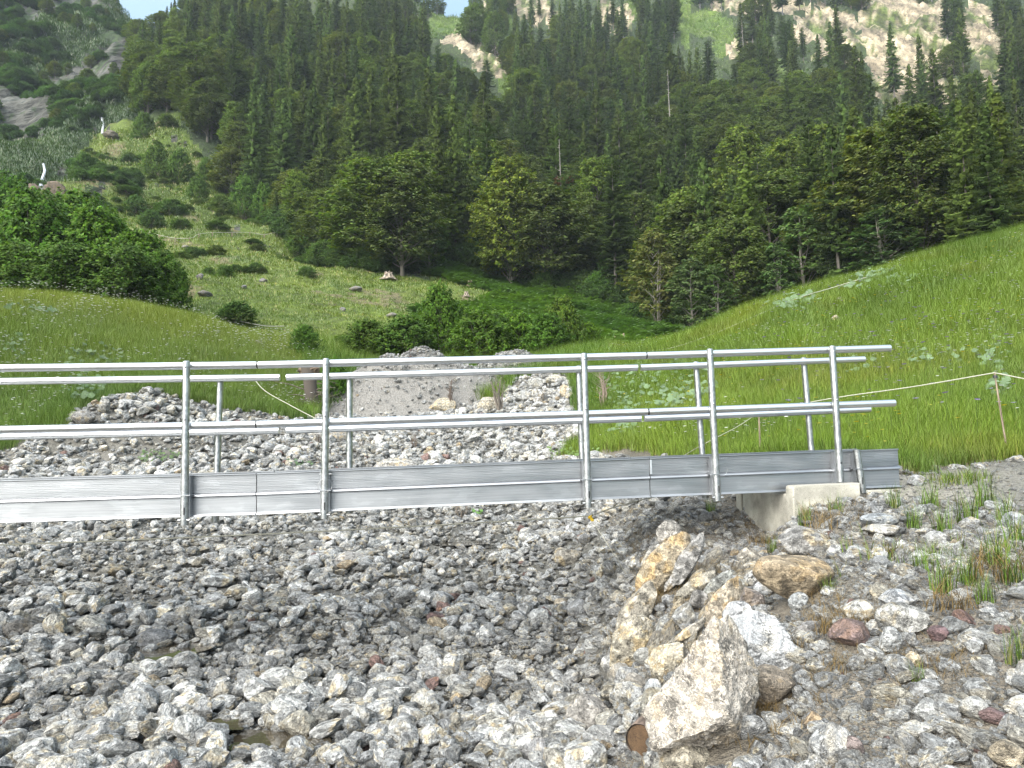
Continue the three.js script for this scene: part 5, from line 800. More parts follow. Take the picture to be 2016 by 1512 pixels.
const TUFT = [0, 1, 2].map((k) => tuftGeo(700 + k, 20, 0.34, 0.13, 0.0033, 0.03 + 0.03 * k)), SHORT = [0, 1].map((k) => tuftGeo(710 + k, 18, 0.16, 0.24, 0.012, 0.06));
function sow(seed, n, kind, geos, a, b, r0, r1, size, col, name, keep) {
  const R = rng(seed), L = geos.map(() => []), a0 = azOf(a), a1 = azOf(b);
  for (let k = 0; k < n; k++) {
    const r = lerp(r0, r1, R()), az = lerp(a0, a1, R()), x = Math.sin(az) * r, z = -Math.cos(az) * r, y = ground(x, z), q = [R(), R(), R(), R()];
    const kk = cls(x, y, z); if (kk !== kind) continue; const [X, Y] = proj(x, y, z); if (keep && !keep(x, z, X, Y, r, q[3])) continue;
    const s = size(r, x, z, X, Y) * lerp(0.7, 1.3, q[0]); if (s <= 0) continue;
    const c = col(x, z, X, Y, r, q[1]); L[Math.floor(q[2] * geos.length)].push({ m: trs(x, y - 0.01, z, (q[0] - 0.5) * 0.3, q[1] * 6.283, (q[3] - 0.5) * 0.3, s), c: RGB(c[0], c[1], c[2]) });
  }
  L.forEach((l, i) => l.length && copies(name, geos[i], grassMat, l));
}
const patch = (x, z, f, s) => fbm(x * f, z * f, 4, s);
sow(51, 90000, C.MEADOW, TUFT, 1090, 2500, 8.6, 46, (r, x, z) => (0.85 + 0.5 * patch(x, z, 0.2, 1)) * clamp(r / 16, 0.9, 1.7), (x, z, X, Y, r) => { const p = patch(x, z, 0.13, 2), p2 = patch(x, z, 0.45, 6), d = smooth(0.15, 0.5, patch(x, z, 0.22, 5)) * 0.2; return [1.12 + 0.45 * p + 0.3 * p2 + d, 1.12 + 0.3 * p + 0.25 * p2, 0.95 + 0.4 * p]; }, 'meadow_grass');
sow(52, 56000, C.MEADOW, TUFT, -150, 660, 18, 50, (r, x, z) => (0.7 + 0.4 * patch(x, z, 0.2, 1)) * clamp(r / 18, 0.9, 1.7), (x, z, X, Y, r) => { const p = patch(x, z, 0.13, 2), d = smooth(27, 39, r) * 0.35; return [0.78 + 0.35 * p + d, 0.86 + 0.2 * p + d * 0.4, 0.75 + 0.2 * p]; }, 'meadow_grass');
sow(53, 16000, C.MEADOW, TUFT, 600, 1200, 22, 46, (r) => clamp(r / 17, 1, 2), (x, z) => { const p = patch(x, z, 0.13, 2); return [0.85 + 0.4 * p, 0.95 + 0.2 * p, 0.8]; }, 'meadow_grass');
sow(54, 90000, C.PASTURE, SHORT, -60, 1500, 38, 215, (r) => clamp(r / 50, 0.9, 4), (x, z, X, Y, r) => { const p = patch(x, z, 0.05, 3), q = patch(x, z, 0.22, 4); return [0.98 + 0.4 * p + 0.35 * q, 0.96 + 0.25 * p + 0.2 * q, 0.7 + 0.2 * p]; }, 'pasture_grass', (x, z, X, Y, r, q) => fbm(x * 0.12, z * 0.12, 4, 82) < 0.25 || q < 0.4);
sow(58, 26000, C.FOREST, SHORT, 250, 2080, 95, 460, (r) => clamp(r / 55, 2, 6), (x, z) => { const p = patch(x, z, 0.05, 3); return [0.5 + 0.3 * p, 0.62 + 0.25 * p, 0.6]; }, 'forest_floor_grass');
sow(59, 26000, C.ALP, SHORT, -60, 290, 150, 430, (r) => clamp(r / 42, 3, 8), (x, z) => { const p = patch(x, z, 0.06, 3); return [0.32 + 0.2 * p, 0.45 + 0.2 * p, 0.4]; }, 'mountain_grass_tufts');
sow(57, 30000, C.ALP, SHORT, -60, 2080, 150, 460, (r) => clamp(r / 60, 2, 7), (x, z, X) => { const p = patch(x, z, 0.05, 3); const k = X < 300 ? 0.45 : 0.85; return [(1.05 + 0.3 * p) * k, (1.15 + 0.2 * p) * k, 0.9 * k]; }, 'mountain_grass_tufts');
// leafy ground cover of the lower pasture, right
{ const g = new GB(), R = rng(720); for (let k = 0; k < 14; k++) { const a = R() * 6.283, rr = 0.35 * Math.sqrt(R()), d = V(Math.cos(a), 0.1, Math.sin(a)).normalize(), k2 = lerp(0.7, 1.3, R()); g.kite(V(Math.cos(a) * rr, 0.22 + 0.2 * R(), Math.sin(a) * rr), d, 0.24, V(-Math.sin(a), 0, Math.cos(a)), 0.11, V(d.x * 0.4, 0.9, d.z * 0.4).normalize(), [0.11 * k2, 0.19 * k2, 0.02 * k2], 0.45, 0.25); }
  sow(55, 26000, C.PASTURE, [g.build()], 780, 1500, 46, 108, (r) => clamp(r / 50, 1, 2.2), (x, z) => { const p = patch(x, z, 0.1, 8); return [0.9 + 0.5 * p, 1 + 0.4 * p, 0.9]; }, 'ground_cover', (x, z, X, Y, r, q) => X > 820 + 260 * patch(x, z, 0.05, 11) + (680 - Y) * 0.4); }
// daisies and buttercups
{ const fl = (c) => { const g = new GB(); for (let k = 0; k < 7; k++) { const a = k / 7 * 6.283; g.kite(V(0, 0.34, 0), V(Math.cos(a), 0.25, Math.sin(a)).normalize(), 0.024, V(-Math.sin(a), 0, Math.cos(a)), 0.010, V(0, 1, 0.2).normalize(), c, 0.6, 0); } g.limb([V(0, 0, 0), V(0.01, 0.34, 0)], [0.002, 0.0015], 3, [0.1, 0.16, 0.03]); return g.build(); };
  const wf = fl([0.85, 0.85, 0.82]), yf = fl([0.75, 0.58, 0.03]), vf = fl([0.35, 0.25, 0.55]);
  sow(61, 5200, C.MEADOW, [wf], -100, 640, 19, 44, (r) => 1.15 + r * 0.018, () => [1, 1, 1], 'daisies', (x, z, X, Y, r, q) => q < 0.35 + 1.3 * patch(x, z, 0.25, 12));
  sow(62, 5200, C.MEADOW, [wf], 1150, 2100, 10, 38, (r) => 0.9 + r * 0.012, () => [1, 1, 1], 'daisies', (x, z, X, Y, r, q) => q < 0.2 + 1.2 * patch(x, z, 0.2, 13));
  sow(63, 1600, C.MEADOW, [yf], 1150, 2100, 9, 36, (r) => 1 + r * 0.01, () => [1, 1, 1], 'buttercups', (x, z, X, Y, r, q) => q < 0.3 + 1.4 * patch(x, z, 0.25, 14));
  sow(64, 260, C.MEADOW, [vf], 1500, 2100, 10, 32, (r) => 1.4 + r * 0.01, () => [1, 1, 1], 'violet_flowers'); }
// ---------------------------------------------------------------- gravel heaps behind the bridge
const heapMat = new THREE.MeshStandardMaterial({ map: soilTex, bumpMap: soilBump, bumpScale: 0.05, roughness: 0.95, color: RGB(0.36, 0.355, 0.345) });
function heap(px, r, w, h, deep, label, seed) {
  const c = onRay(px, r), pos = [], uv = [], ix = [], N = 64, M = 30, f = V(-c.x, 0, -c.z).normalize(), s = V(f.z, 0, -f.x);
  for (let j = 0; j <= M; j++) for (let i = 0; i <= N; i++) { const a = i / N * Math.PI * 2, q = j / M * 1.08, x = c.x + (s.x * Math.cos(a) * w + f.x * Math.sin(a) * deep) * q, z = c.z + (s.z * Math.cos(a) * w + f.z * Math.sin(a) * deep) * q, top = Math.max(0, 1 - Math.sqrt(q * q + 0.045)) * 1.2; pos.push(x - c.x, ground(x, z) - c.y + h * top * (1 + 0.22 * fbm(x * 0.7, z * 0.7, 3, seed)) + (q > 1 ? -0.15 : 0.05 * fbm(x * 2.5, z * 2.5, 3, seed + 1)), z - c.z); uv.push(x * 0.9, z * 0.9); }
  for (let j = 0; j < M; j++) for (let i = 0; i < N; i++) { const a = j * (N + 1) + i, b = a + 1, d = a + N + 1, e = d + 1; ix.push(a, d, b, b, d, e); }
  const g = new THREE.BufferGeometry(); g.setAttribute('position', new THREE.Float32BufferAttribute(pos, 3)); g.setAttribute('uv', new THREE.Float32BufferAttribute(uv, 2)); g.setIndex(ix); g.computeVertexNormals();
  if (g.attributes.normal.getY(0) < 0) { for (let i = 0; i < ix.length; i += 3) { const t = ix[i]; ix[i] = ix[i + 1]; ix[i + 1] = t; } g.setIndex(ix); g.computeVertexNormals(); }
  const m = mesh('gravel_heap', g, heapMat); m.position.copy(c); tag(m, label, 'gravel heap');
  const R = rng(seed), l = []; const p = g.attributes.position;
  for (let k = 0; k < 6500; k++) { const v = Math.floor(R() * p.count), big = R(), sz = 0.022 + 0.09 * Math.pow(big, 5), cc = STONECOL[pickCol(R)]; l.push({ m: trs(p.getX(v) + (R() - 0.5) * 0.4, p.getY(v) + sz * 0.1, p.getZ(v) + (R() - 0.5) * 0.4, R(), R() * 6, R(), sz, sz * 0.6, sz), c: RGB(cc[0] * 1.4, cc[1] * 1.4, cc[2] * 1.4) }); }
  copies('pebbles', PROTOLOW[0], stoneMat[0], l, m);
}
heap(1000, 33.8, 2.4, 1.05, 2.2, 'smaller grey gravel heap behind and right of the big one', 812);
heap(805, 31, 4.2, 2.5, 3.0, 'big grey gravel heap dumped in the stream bed behind the bridge', 811);
// ---------------------------------------------------------------- log, stumps, dead wood
const barkTex = tex(256, (u, v) => { const k = 0.7 + 0.35 * noise2(u * 14, v * 3, 201) + 0.3 * fbm(u * 30, v * 10, 3, 202); return [k, k * 0.95, k * 0.9]; }), barkBump = tex(256, (u, v) => [0.5 + 0.5 * noise2(u * 14, v * 3, 201)], false);
const barkMat = new THREE.MeshStandardMaterial({ map: barkTex, bumpMap: barkBump, bumpScale: 0.012, roughness: 0.95, color: RGB(0.20, 0.165, 0.145) });
const ringMat = new THREE.MeshStandardMaterial({ roughness: 0.9, color: RGB(0.13, 0.085, 0.05), map: tex(512, (u, v) => { const x = u - 0.5, y = v - 0.5, r = Math.hypot(x, y), a = Math.atan2(y, x), w = fbm(u * 6, v * 6, 3, 203); let k = 0.85 + 0.12 * Math.sin(r * 150 + w * 9) + 0.15 * w; if (Math.abs(noise2(a * 5, r * 2, 204)) < 0.05 && r > 0.08) k *= 0.45; if (r > 0.465) k *= 0.5; return [k, k * 0.96, k * 0.9]; }) });
const silver = new THREE.MeshStandardMaterial({ map: barkTex, bumpMap: barkBump, bumpScale: 0.02, roughness: 0.9, color: RGB(0.50, 0.46, 0.40) });
const brownWood = new THREE.MeshStandardMaterial({ vertexColors: true, roughness: 0.95 });
{
  const g0 = P0(1275, 1492), d = -g0.z, face = P(1266, 1462, d + 0.06), back = P(1330, 1385, d + 0.5), ax = back.clone().sub(face).normalize(), r = 36 * d / FOC;
  const log = thing('log', face, 'sawn brown log end sticking out between the stones at the foot of the bank', 'log');
  const body = new THREE.CylinderGeometry(r * 0.95, r, 0.62, 40, 12, true), bp = body.attributes.position; for (let i = 0; i < bp.count; i++) { const a = Math.atan2(bp.getZ(i), bp.getX(i)), k = 1 + 0.025 * Math.sin(a * 5 + 1) + 0.02 * noise2(a * 4, bp.getY(i) * 9, 205); bp.setX(i, bp.getX(i) * k); bp.setZ(i, bp.getZ(i) * k); }
  body.translate(0, 0.31, 0); body.computeVertexNormals(); const q = new THREE.Quaternion().setFromUnitVectors(axisY, ax);
  const b = mesh('bark', body, barkMat, log); b.quaternion.copy(q); const cut = new THREE.CircleGeometry(r * 0.985, 40); cut.rotateX(Math.PI / 2); cut.translate(0, 0.006, 0); const c = mesh('cut_face', cut, ringMat, log); c.quaternion.copy(q);
}
function stumpGeo(seed, h, r, jag) { const g = new THREE.CylinderGeometry(r * 0.72, r, h, 26, 10, false), p = g.attributes.position; for (let i = 0; i < p.count; i++) { const y = p.getY(i) / h + 0.5, a = Math.atan2(p.getZ(i), p.getX(i)), rad = Math.hypot(p.getX(i), p.getZ(i)); if (rad < 0.01 * r) { p.setY(i, p.getY(i) - h * jag * 0.4); continue; } const flare = Math.pow(1 - y, 3), k = 1 + flare * (0.55 + 0.5 * Math.max(0, Math.sin(a * 5 + seed))) + 0.12 * noise2(a * 2.5 + seed, y * 3, 206); p.setX(i, p.getX(i) * k); p.setZ(i, p.getZ(i) * k); if (y > 0.9) p.setY(i, p.getY(i) + h * jag * noise2(a * 2.3 + seed, 1.5, 207)); } g.computeVertexNormals(); g.translate(0, h / 2 - 0.05, 0); return g; }
for (const [x, y, w, h, c, label, k] of [[765, 550, 20, 16, [0.52, 0.48, 0.42], 'pale split tree stump highest on the pasture, left of the others', 1], [925, 567, 14, 15, [0.34, 0.28, 0.23], 'brown tree stump close under the tall middle spruces', 2], [918, 584, 10, 11, [0.46, 0.42, 0.37], 'small splintered stump between two larger ones on the pasture', 3], [930, 608, 14, 12, [0.38, 0.35, 0.32], 'grey stump lowest on the pasture above the stream thicket', 4], [979, 613, 5, 7, [0.5, 0.44, 0.37], 'tiny pale stump right of the lowest grey one', 5], [585, 462, 8, 24, [0.5, 0.46, 0.40], 'pale bent dead wood at the right end of the pasture fence', 6]]) {
  const g = P0(x, y, 46), d = -g.z, m = mesh('tree_stump', stumpGeo(k * 1.7, h * d / FOC, w * d / FOC / 2, 0.22), tint(silver, RGB(...c))); m.position.copy(g); tag(m, label, 'stump');
}
{ // the broken trunk with its root plate on the left bank
  const g = P0(610, 806, 14), d = -g.z, s = d / FOC, t = thing('tree_stump', g, 'broken dark trunk with torn root plate on the left bank behind the railing', 'stump');
  const gb = new GB(), R = rng(210); gb.limb([V(0.1, -0.2, 0), V(0.05, 30 * s, 0), V(0, 62 * s, 0.05), V(-2 * s, 84 * s, 0.05)], [17 * s, 13 * s, 13 * s, 16 * s], 12, [0.075, 0.062, 0.052]);
  mesh('trunk', gb.build(), brownWood, t);
  const rp = rockGeo(211, 7, { planes: 12, rough: 0.35, sharp: 8, size: [26 * s, 16 * s, 0.35] }), rm = mesh('root_plate', rp, tint(silver, RGB(0.22, 0.18, 0.14)), t); rm.position.set(-4 * s, 76 * s, 0);
  const rg = new GB(); for (let k = 0; k < 26; k++) { const a = R() * 6.28, l = (30 + 40 * R()) * s, o = V((R() - 0.5) * 30 * s, (R() * 80) * s, 0), e = o.clone().add(V(Math.cos(a) * l, Math.sin(a) * l * 0.6, (R() - 0.3) * l)); rg.limb([o, o.clone().lerp(e, 0.5).add(V(0, 0.05, 0)), e], [0.022, 0.014, 0.004], 4, [0.15, 0.12, 0.10]); }
  mesh('roots', rg.build(), brownWood, t);
}
function deadShrub(seed, h, spread, n, col) { const R = rng(seed), g = new GB(); for (let k = 0; k < n; k++) { const a = R() * 6.283, l = h * lerp(0.5, 1.1, R()), sp = spread * R(), e = V(Math.cos(a) * sp, l, Math.sin(a) * sp), m = e.clone().multiplyScalar(0.5).add(V((R() - 0.5) * 0.2, 0, (R() - 0.5) * 0.2)); g.limb([V(Math.cos(a) * 0.05, -0.05, Math.sin(a) * 0.05), m, e], [0.022 * h, 0.014 * h, 0.004], 4, col); for (let j = 0; j < 5; j++) { const q = m.clone().lerp(e, R()), l2 = l * 0.35 * R(), b = R() * 6.283; g.limb([q, q.clone().add(V(Math.cos(b) * l2, l2 * 0.7, Math.sin(b) * l2))], [0.008 * h, 0.003], 3, col); } } return g.build(); }
for (const [x, y, h, w, n, c, label, seed] of [[888, 812, 66, 36, 9, [0.13, 0.10, 0.08], 'bare dark twiggy bush left of the pale blocks behind the railing', 220], [985, 812, 72, 56, 11, [0.17, 0.145, 0.12], 'bare forked dead bush in front of the pale rocks upstream', 221], [1060, 800, 40, 50, 9, [0.22, 0.19, 0.15], 'bare grey twigs leaning over the pale rocks', 222], [1010, 735, 26, 70, 14, [0.20, 0.16, 0.13], 'tangle of bare twigs under the stream thicket', 223], [1190, 805, 70, 34, 16, [0.24, 0.19, 0.15], 'dry brown sapling with bare whorls right of the third post', 224], [720, 888, 24, 60, 14, [0.17, 0.145, 0.12], 'heap of grey driftwood twigs beside the far second post', 225], [627, 880, 26, 18, 14, [0.10, 0.08, 0.065], 'dark root tangle lying on the gravel behind the second post', 226], [814, 886, 30, 22, 12, [0.15, 0.115, 0.09], 'brown root stock half buried in the bed behind the bridge', 227], [905, 1020, 32, 40, 9, [0.22, 0.18, 0.14], 'dry twigs on the bed just under the middle of the bridge', 228]]) {
  const g = P0(x, y, 9), s = -g.z / FOC, m = mesh('dead_shrub', deadShrub(seed, h * s, w * s / 2, n, c), brownWood); m.position.copy(g); tag(m, label, 'dead shrub');
}
// standing dead trees in the wood
for (const [x, yb, yt, r, label, red, seed] of [[1117, 400, 262, 118, 'white dead snag with a russet tuft of dead twigs in the forest middle', 1, 230], [1343, 260, 125, 200, 'bleached dead spruce pole on the upper right slope', 0, 231], [858, 250, 135, 205, 'grey dead spruce above the middle wood', 0, 232], [1895, 420, 270, 84, 'bare pale spruce pole in the right wood', 0, 233], [1500, 130, 30, 300, 'bleached pole below the pale cliffs', 0, 234]]) {
  const az = azOf(x), p = V(Math.sin(az) * r, 0, -Math.cos(az) * r); p.y = ground(p.x, p.z); const s = -p.z / FOC, h = (proj(p.x, p.y, p.z)[1] - yt) * s, R = rng(seed), g = new GB();
  const t = thing('dead_tree', p, label, 'dead tree'); g.limb([V(0, -0.4, 0), V(0.1, h * 0.5, 0), V(0, h, 0)], [h * 0.006, h * 0.005, 0.04], 7, [0.20, 0.185, 0.165]); mesh('trunk', g.build(), woodMat, t);
  const b = new GB(); for (let k = 0; k < 34; k++) { const y = h * lerp(0.25, 0.97, R()), a = R() * 6.283, l = lerp(0.5, 2.2, R()) * (1.15 - y / h); b.limb([V(0, y, 0), V(Math.cos(a) * l * 0.6, y - 0.1 * l, Math.sin(a) * l * 0.6), V(Math.cos(a) * l, y + 0.1, Math.sin(a) * l)], [0.045, 0.03, 0.01], 4, [0.42, 0.38, 0.33]); } mesh('branches', b.build(), woodMat, t);
  if (red) { const e = new GB(); for (let k = 0; k < 260; k++) { const a = R() * 6.283, q = R(); e.kite(V(0.5 + Math.cos(a) * q * 1.3, h * 0.70 + (R() - 0.5) * 1.2, Math.sin(a) * q), V(Math.cos(a), -0.4, Math.sin(a)).normalize(), 0.5, V(-Math.sin(a), 0, Math.cos(a)), 0.12, V(Math.cos(a) * 0.4, 0.8, Math.sin(a) * 0.4).normalize(), [0.26, 0.09, 0.045]); } mesh('dead_needles', e.build(), woodMat, t); }
}
// ---------------------------------------------------------------- waterfalls in the gully
const foam = new THREE.MeshStandardMaterial({ color: RGB(0.52, 0.55, 0.58), roughness: 0.5, bumpMap: tex(256, (u, v) => [0.5 + 0.5 * noise2(u * 22, v * 4, 240)], false), bumpScale: 0.15 });
for (const [pts, w, label] of [[[[86, 326], [88, 340], [82, 358], [78, 380]], 5.5, 'lower white waterfall dropping over brown rock beside the left thicket'], [[[200, 234], [203, 248], [201, 266]], 4, 'upper small white waterfall high in the gully']]) {
  const g = new GB(), c0 = P0(...pts[0], 120), R = rng(241), base = c0.clone();
  for (let k = 0; k < 16; k++) { const o = (R() - 0.5) * w * 1.6; let pr = null; const line = pts.map(([x, y], i) => { const q = P0(x + o * (0.45 + 0.35 * i / pts.length) + (R() - 0.5) * 2, y, 120), tow = V(-q.x, 0, -q.z).normalize(); return q.addScaledVector(tow, 0.9 + R() * 0.5).sub(base); }); g.limb(line, line.map((_, i) => lerp(0.035, 0.08, R()) * (i ? 1 : 0.6)), 6, [1, 1, 1]); }
  const m = mesh('waterfall', g.build(), foam); m.position.copy(base); tag(m, label, 'waterfall');
}
// ---------------------------------------------------------------- puddles between the stones
const wet = new THREE.MeshPhysicalMaterial({ color: RGB(0.055, 0.045, 0.03), roughness: 0.06, ior: 1.33, specularIntensity: 1, clearcoat: 1, clearcoatRoughness: 0.03, bumpMap: tex(256, (u, v) => [0.5 + 0.3 * fbm(u * 8, v * 8, 3, 250)], false), bumpScale: 0.004 });
for (const [[x, y, w, h], label] of [[POOLS[0], 'largest brown puddle at the lower edge of the stream bed'], [POOLS[1], 'shallow puddle left of the largest one'], [POOLS[2], 'dark puddle beside the slab with white veins'], [POOLS[3], 'thin strip of water in front of the bridge middle'], [POOLS[4], 'shallow water left of the slab with white veins']]) {
  const c = P0(x, y), p = [], ix = [], N = 40, hw = w * -c.z / FOC, near = P0(x, y + h), dep = Math.abs(near.z - c.z); p.push(0, 0, 0);
  for (let i = 0; i < N; i++) { const a = i / N * 6.283, k = 1 + 0.35 * noise2(Math.cos(a) * 1.6 + x, Math.sin(a) * 1.6, 251); p.push(Math.cos(a) * hw * k, 0, Math.sin(a) * dep * 1.1 * k); ix.push(0, (i + 1) % N + 1, i + 1); }
  const g = new THREE.BufferGeometry(); g.setAttribute('position', new THREE.Float32BufferAttribute(p, 3)); g.setAttribute('uv', new THREE.Float32BufferAttribute(p.filter((_, i) => i % 3 !== 1).map((v) => v * 2), 2)); g.setIndex(ix); g.computeVertexNormals();
  const m = mesh('puddle', g, wet); m.position.set(c.x, c.y + 0.045, c.z); tag(m, label, 'puddle');
}
// ---------------------------------------------------------------- rope fences
const ropeMat = new THREE.MeshStandardMaterial({ color: RGB(0.60, 0.58, 0.52), roughness: 0.9, map: tex(128, (u, v) => { const k = 0.8 + 0.25 * Math.sin((u * 40 + v * 8) * 6.28); return [k, k, k * 0.95]; }) });
const stakeMat = new THREE.MeshStandardMaterial({ color: RGB(0.48, 0.42, 0.34), roughness: 0.9, map: barkTex }), blackMat = new THREE.MeshStandardMaterial({ color: RGB(0.02, 0.02, 0.022), roughness: 0.5 });
function rope(pts, r, label, sagPts = 6) { const g = tube(pts, r, 6, pts.length * 10); const m = mesh('fence_rope', g, ropeMat); tag(m, label, 'rope'); return m; }
{ // the electric fence right of the bridge
  const foot = P0(1984, 886, 7), d = -foot.z, top = P(1958, 734, d);
  const t = thing('fence_post', foot, 'thin leaning fence stake holding the rope in the right meadow', 'fence post'); mesh('stake', rod(V(0, -0.1, 0), top.clone().sub(foot), 0.011, 0.009, 10), stakeMat, t);
  const ins = new THREE.CylinderGeometry(0.022, 0.026, 0.03, 14), ip = top.clone().lerp(foot, 0.05).sub(foot); ins.translate(ip.x, ip.y, ip.z); mesh('insulator', ins, blackMat, t);
  const f2 = P0(1497, 900, 8), d2 = -f2.z, t2 = P(1494, 812, d2), s2 = thing('fence_post', f2, 'thin wooden fence stake seen through the right bridge railing', 'fence post'); mesh('stake', rod(V(0, -0.1, 0), t2.clone().sub(f2), 0.011, 0.010, 8), stakeMat, s2);
  rope([top, P(1800, 761, lerp(d, d2, 0.33)), P(1640, 784, lerp(d, d2, 0.68)), t2], 0.006, 'pale rope running from the leaning stake behind the bridge railing');
  rope([top, P(2040, 750, d - 0.3), P(2200, 770, d - 1.4)], 0.006, 'pale rope leaving the leaning stake to the right');
  rope([t2, P(1455, 838, d2 - 0.2), P(1390, 872, d2 - 0.5), P0(1322, 912, 8)], 0.0035, 'slack cord dropping from the thin stake toward the bed');
}
{ const a = [[1250, 700], [1330, 690], [1410, 662], [1485, 630], [1560, 598], [1640, 573], [1720, 549], [1815, 526]].map(([x, y]) => { const g = P0(x, y + 12, 18), q = P(x, y - 7, -g.z); return q; }); rope(a, 0.016, 'thin pale rope following the crest of the right meadow'); }
{ const y = (x) => lerp(1073, 1016, x / 1163) + 4 * Math.sin(x / 1163 * 3.14), a = []; for (let x = -200; x <= 1163; x += 130) a.push(P(x, y(x), 6.9 + 0.4 * x / 1163)); const e = P(1163, 1016, 7.3); a.push(e); rope(a, 0.0065, 'slack cord spanning the stream bed under the bridge'); rope([e, P(1205, 1000, 7.5), P(1260, 985, 7.7), P0(1330, 972, 7.6)], 0.006, 'cord end rising from the yellow insulator to the right bank');
  const hnd = thing('cord_insulator', P(1164, 1021, 7.28), 'small yellow plastic insulator hanging on the cord under the bridge', 'insulator'), yel = new THREE.MeshStandardMaterial({ color: RGB(0.85, 0.55, 0.02), roughness: 0.4 }); const hg = new THREE.CapsuleGeometry(0.015, 0.035, 6, 14); hg.rotateZ(0.6); mesh('grip', hg, yel, hnd); const cg = new THREE.CylinderGeometry(0.024, 0.024, 0.008, 16); cg.rotateZ(0.6); cg.translate(-0.012, 0.018, 0); mesh('guard', cg, yel, hnd);
  rope([P(1166, 1026, 7.26), P(1195, 1070, 6.9), P0(1240, 1142, 4)], 0.003, 'thin string running down from the yellow insulator'); }
rope([P(497, 742, 20), P(520, 768, 19.3), P(570, 797, 18.4), P(625, 826, 17.4)], 0.009, 'pale rope hanging down the left bank beside the broken trunk');
rope([[430, 622], [480, 634], [525, 642], [560, 642]].map(([x, y]) => P(x, y, -P0(x, y + 8, 30).z)), 0.022, 'grey cord lying below the flat dark bush');
const stake = new THREE.CylinderGeometry(1, 1.15, 1, 8); stake.translate(0, 0.42, 0);
function stakes(list, r0, group, words, thick, hpx) { const tops = []; for (const [x, y, w] of list) { const g = P0(x, y, r0), s = -g.z / FOC, m = mesh('fence_post', stake, stakeMat); m.position.copy(g); const h = hpx * s; m.scale.set(thick * s, h, thick * s); m.rotation.z = (x * 7 % 5 - 2) * 0.02; tag(m, `${w} ${words}`, 'fence post', group); tops.push(g.clone().add(V(0, h * 0.85, 0))); } return tops; }
const ORD = ['first', 'second', 'third', 'fourth', 'fifth', 'sixth', 'seventh', 'eighth', 'ninth', 'tenth', 'eleventh', 'twelfth', 'thirteenth'];
const pf = [[271, 461], [302, 463], [313, 468], [345, 474], [373, 474], [392, 466], [418, 463], [457, 463], [492, 463], [520, 467], [545, 463], [578, 471], [615, 475]];
rope(stakes(pf.map(([x, y], i) => [x, y + 3, ORD[i]]), 60, 'stakes of the far pasture fence', 'stake from the left of the far pasture fence', 1.0, 10), 0.03, 'pale cord of the far pasture fence');
stakes([[30, 582, 'leftmost'], [76, 588, 'short second'], [104, 596, 'brown third'], [165, 599, 'pale fourth'], [126, 600, 'forked']].map((e) => e), 28, 'stakes on the left meadow crest', 'stake on the flowery left meadow crest before the thicket', 1.3, 17);
stakes([[891, 552, 'leftmost'], [982, 568, 'second'], [1098, 572, 'third'], [1149, 576, 'rightmost']], 60, 'stakes at the forest foot', 'stake before the dark forest foot beyond the stumps', 0.9, 10);
stakes([[1187, 702, 'broad'], [1201, 698, 'tall thin'], [1210, 684, 'upper'], [1228, 678, 'small']], 26, 'stakes by the third post', 'stake above the railing right of the third post', 2.0, 24);
// ---------------------------------------------------------------- butterbur patches with broad pale leaves
const burMat = new THREE.MeshPhysicalMaterial({ vertexColors: true, roughness: 0.7, transmission: 0.25, thickness: 0, side: THREE.DoubleSide });
const burLeaf = (g, p, a, s, R, c, tc) => { const n = V(Math.cos(a) * 0.3 + tc.x * 0.6, 0.72, Math.sin(a) * 0.3 + tc.z * 0.6).normalize(), d = V(Math.cos(a), -0.15, Math.sin(a)).addScaledVector(n, -(Math.cos(a) * n.x - 0.15 * n.y + Math.sin(a) * n.z)).normalize(), sd = d.clone().cross(n).normalize(), k = lerp(0.75, 1.25, R()), col = [c[0] * k, c[1] * k, c[2] * k], N = 9, ctr = g.vert(p.x, p.y, p.z, n, col); let prev = -1; for (let i = 0; i <= N; i++) { const t = -2.75 + i / N * 5.5, rr = s * (0.8 + 0.2 * Math.cos(t)), q = g.vert(p.x + (d.x * Math.cos(t) + sd.x * Math.sin(t)) * rr, p.y + (d.y * Math.cos(t) + sd.y * Math.sin(t)) * rr - s * 0.12 * (1 + 0.7 * Math.sin(i * 2.4)), p.z + (d.z * Math.cos(t) + sd.z * Math.sin(t)) * rr, n, col); if (prev >= 0) g.i.push(ctr, q, prev); prev = q; } };
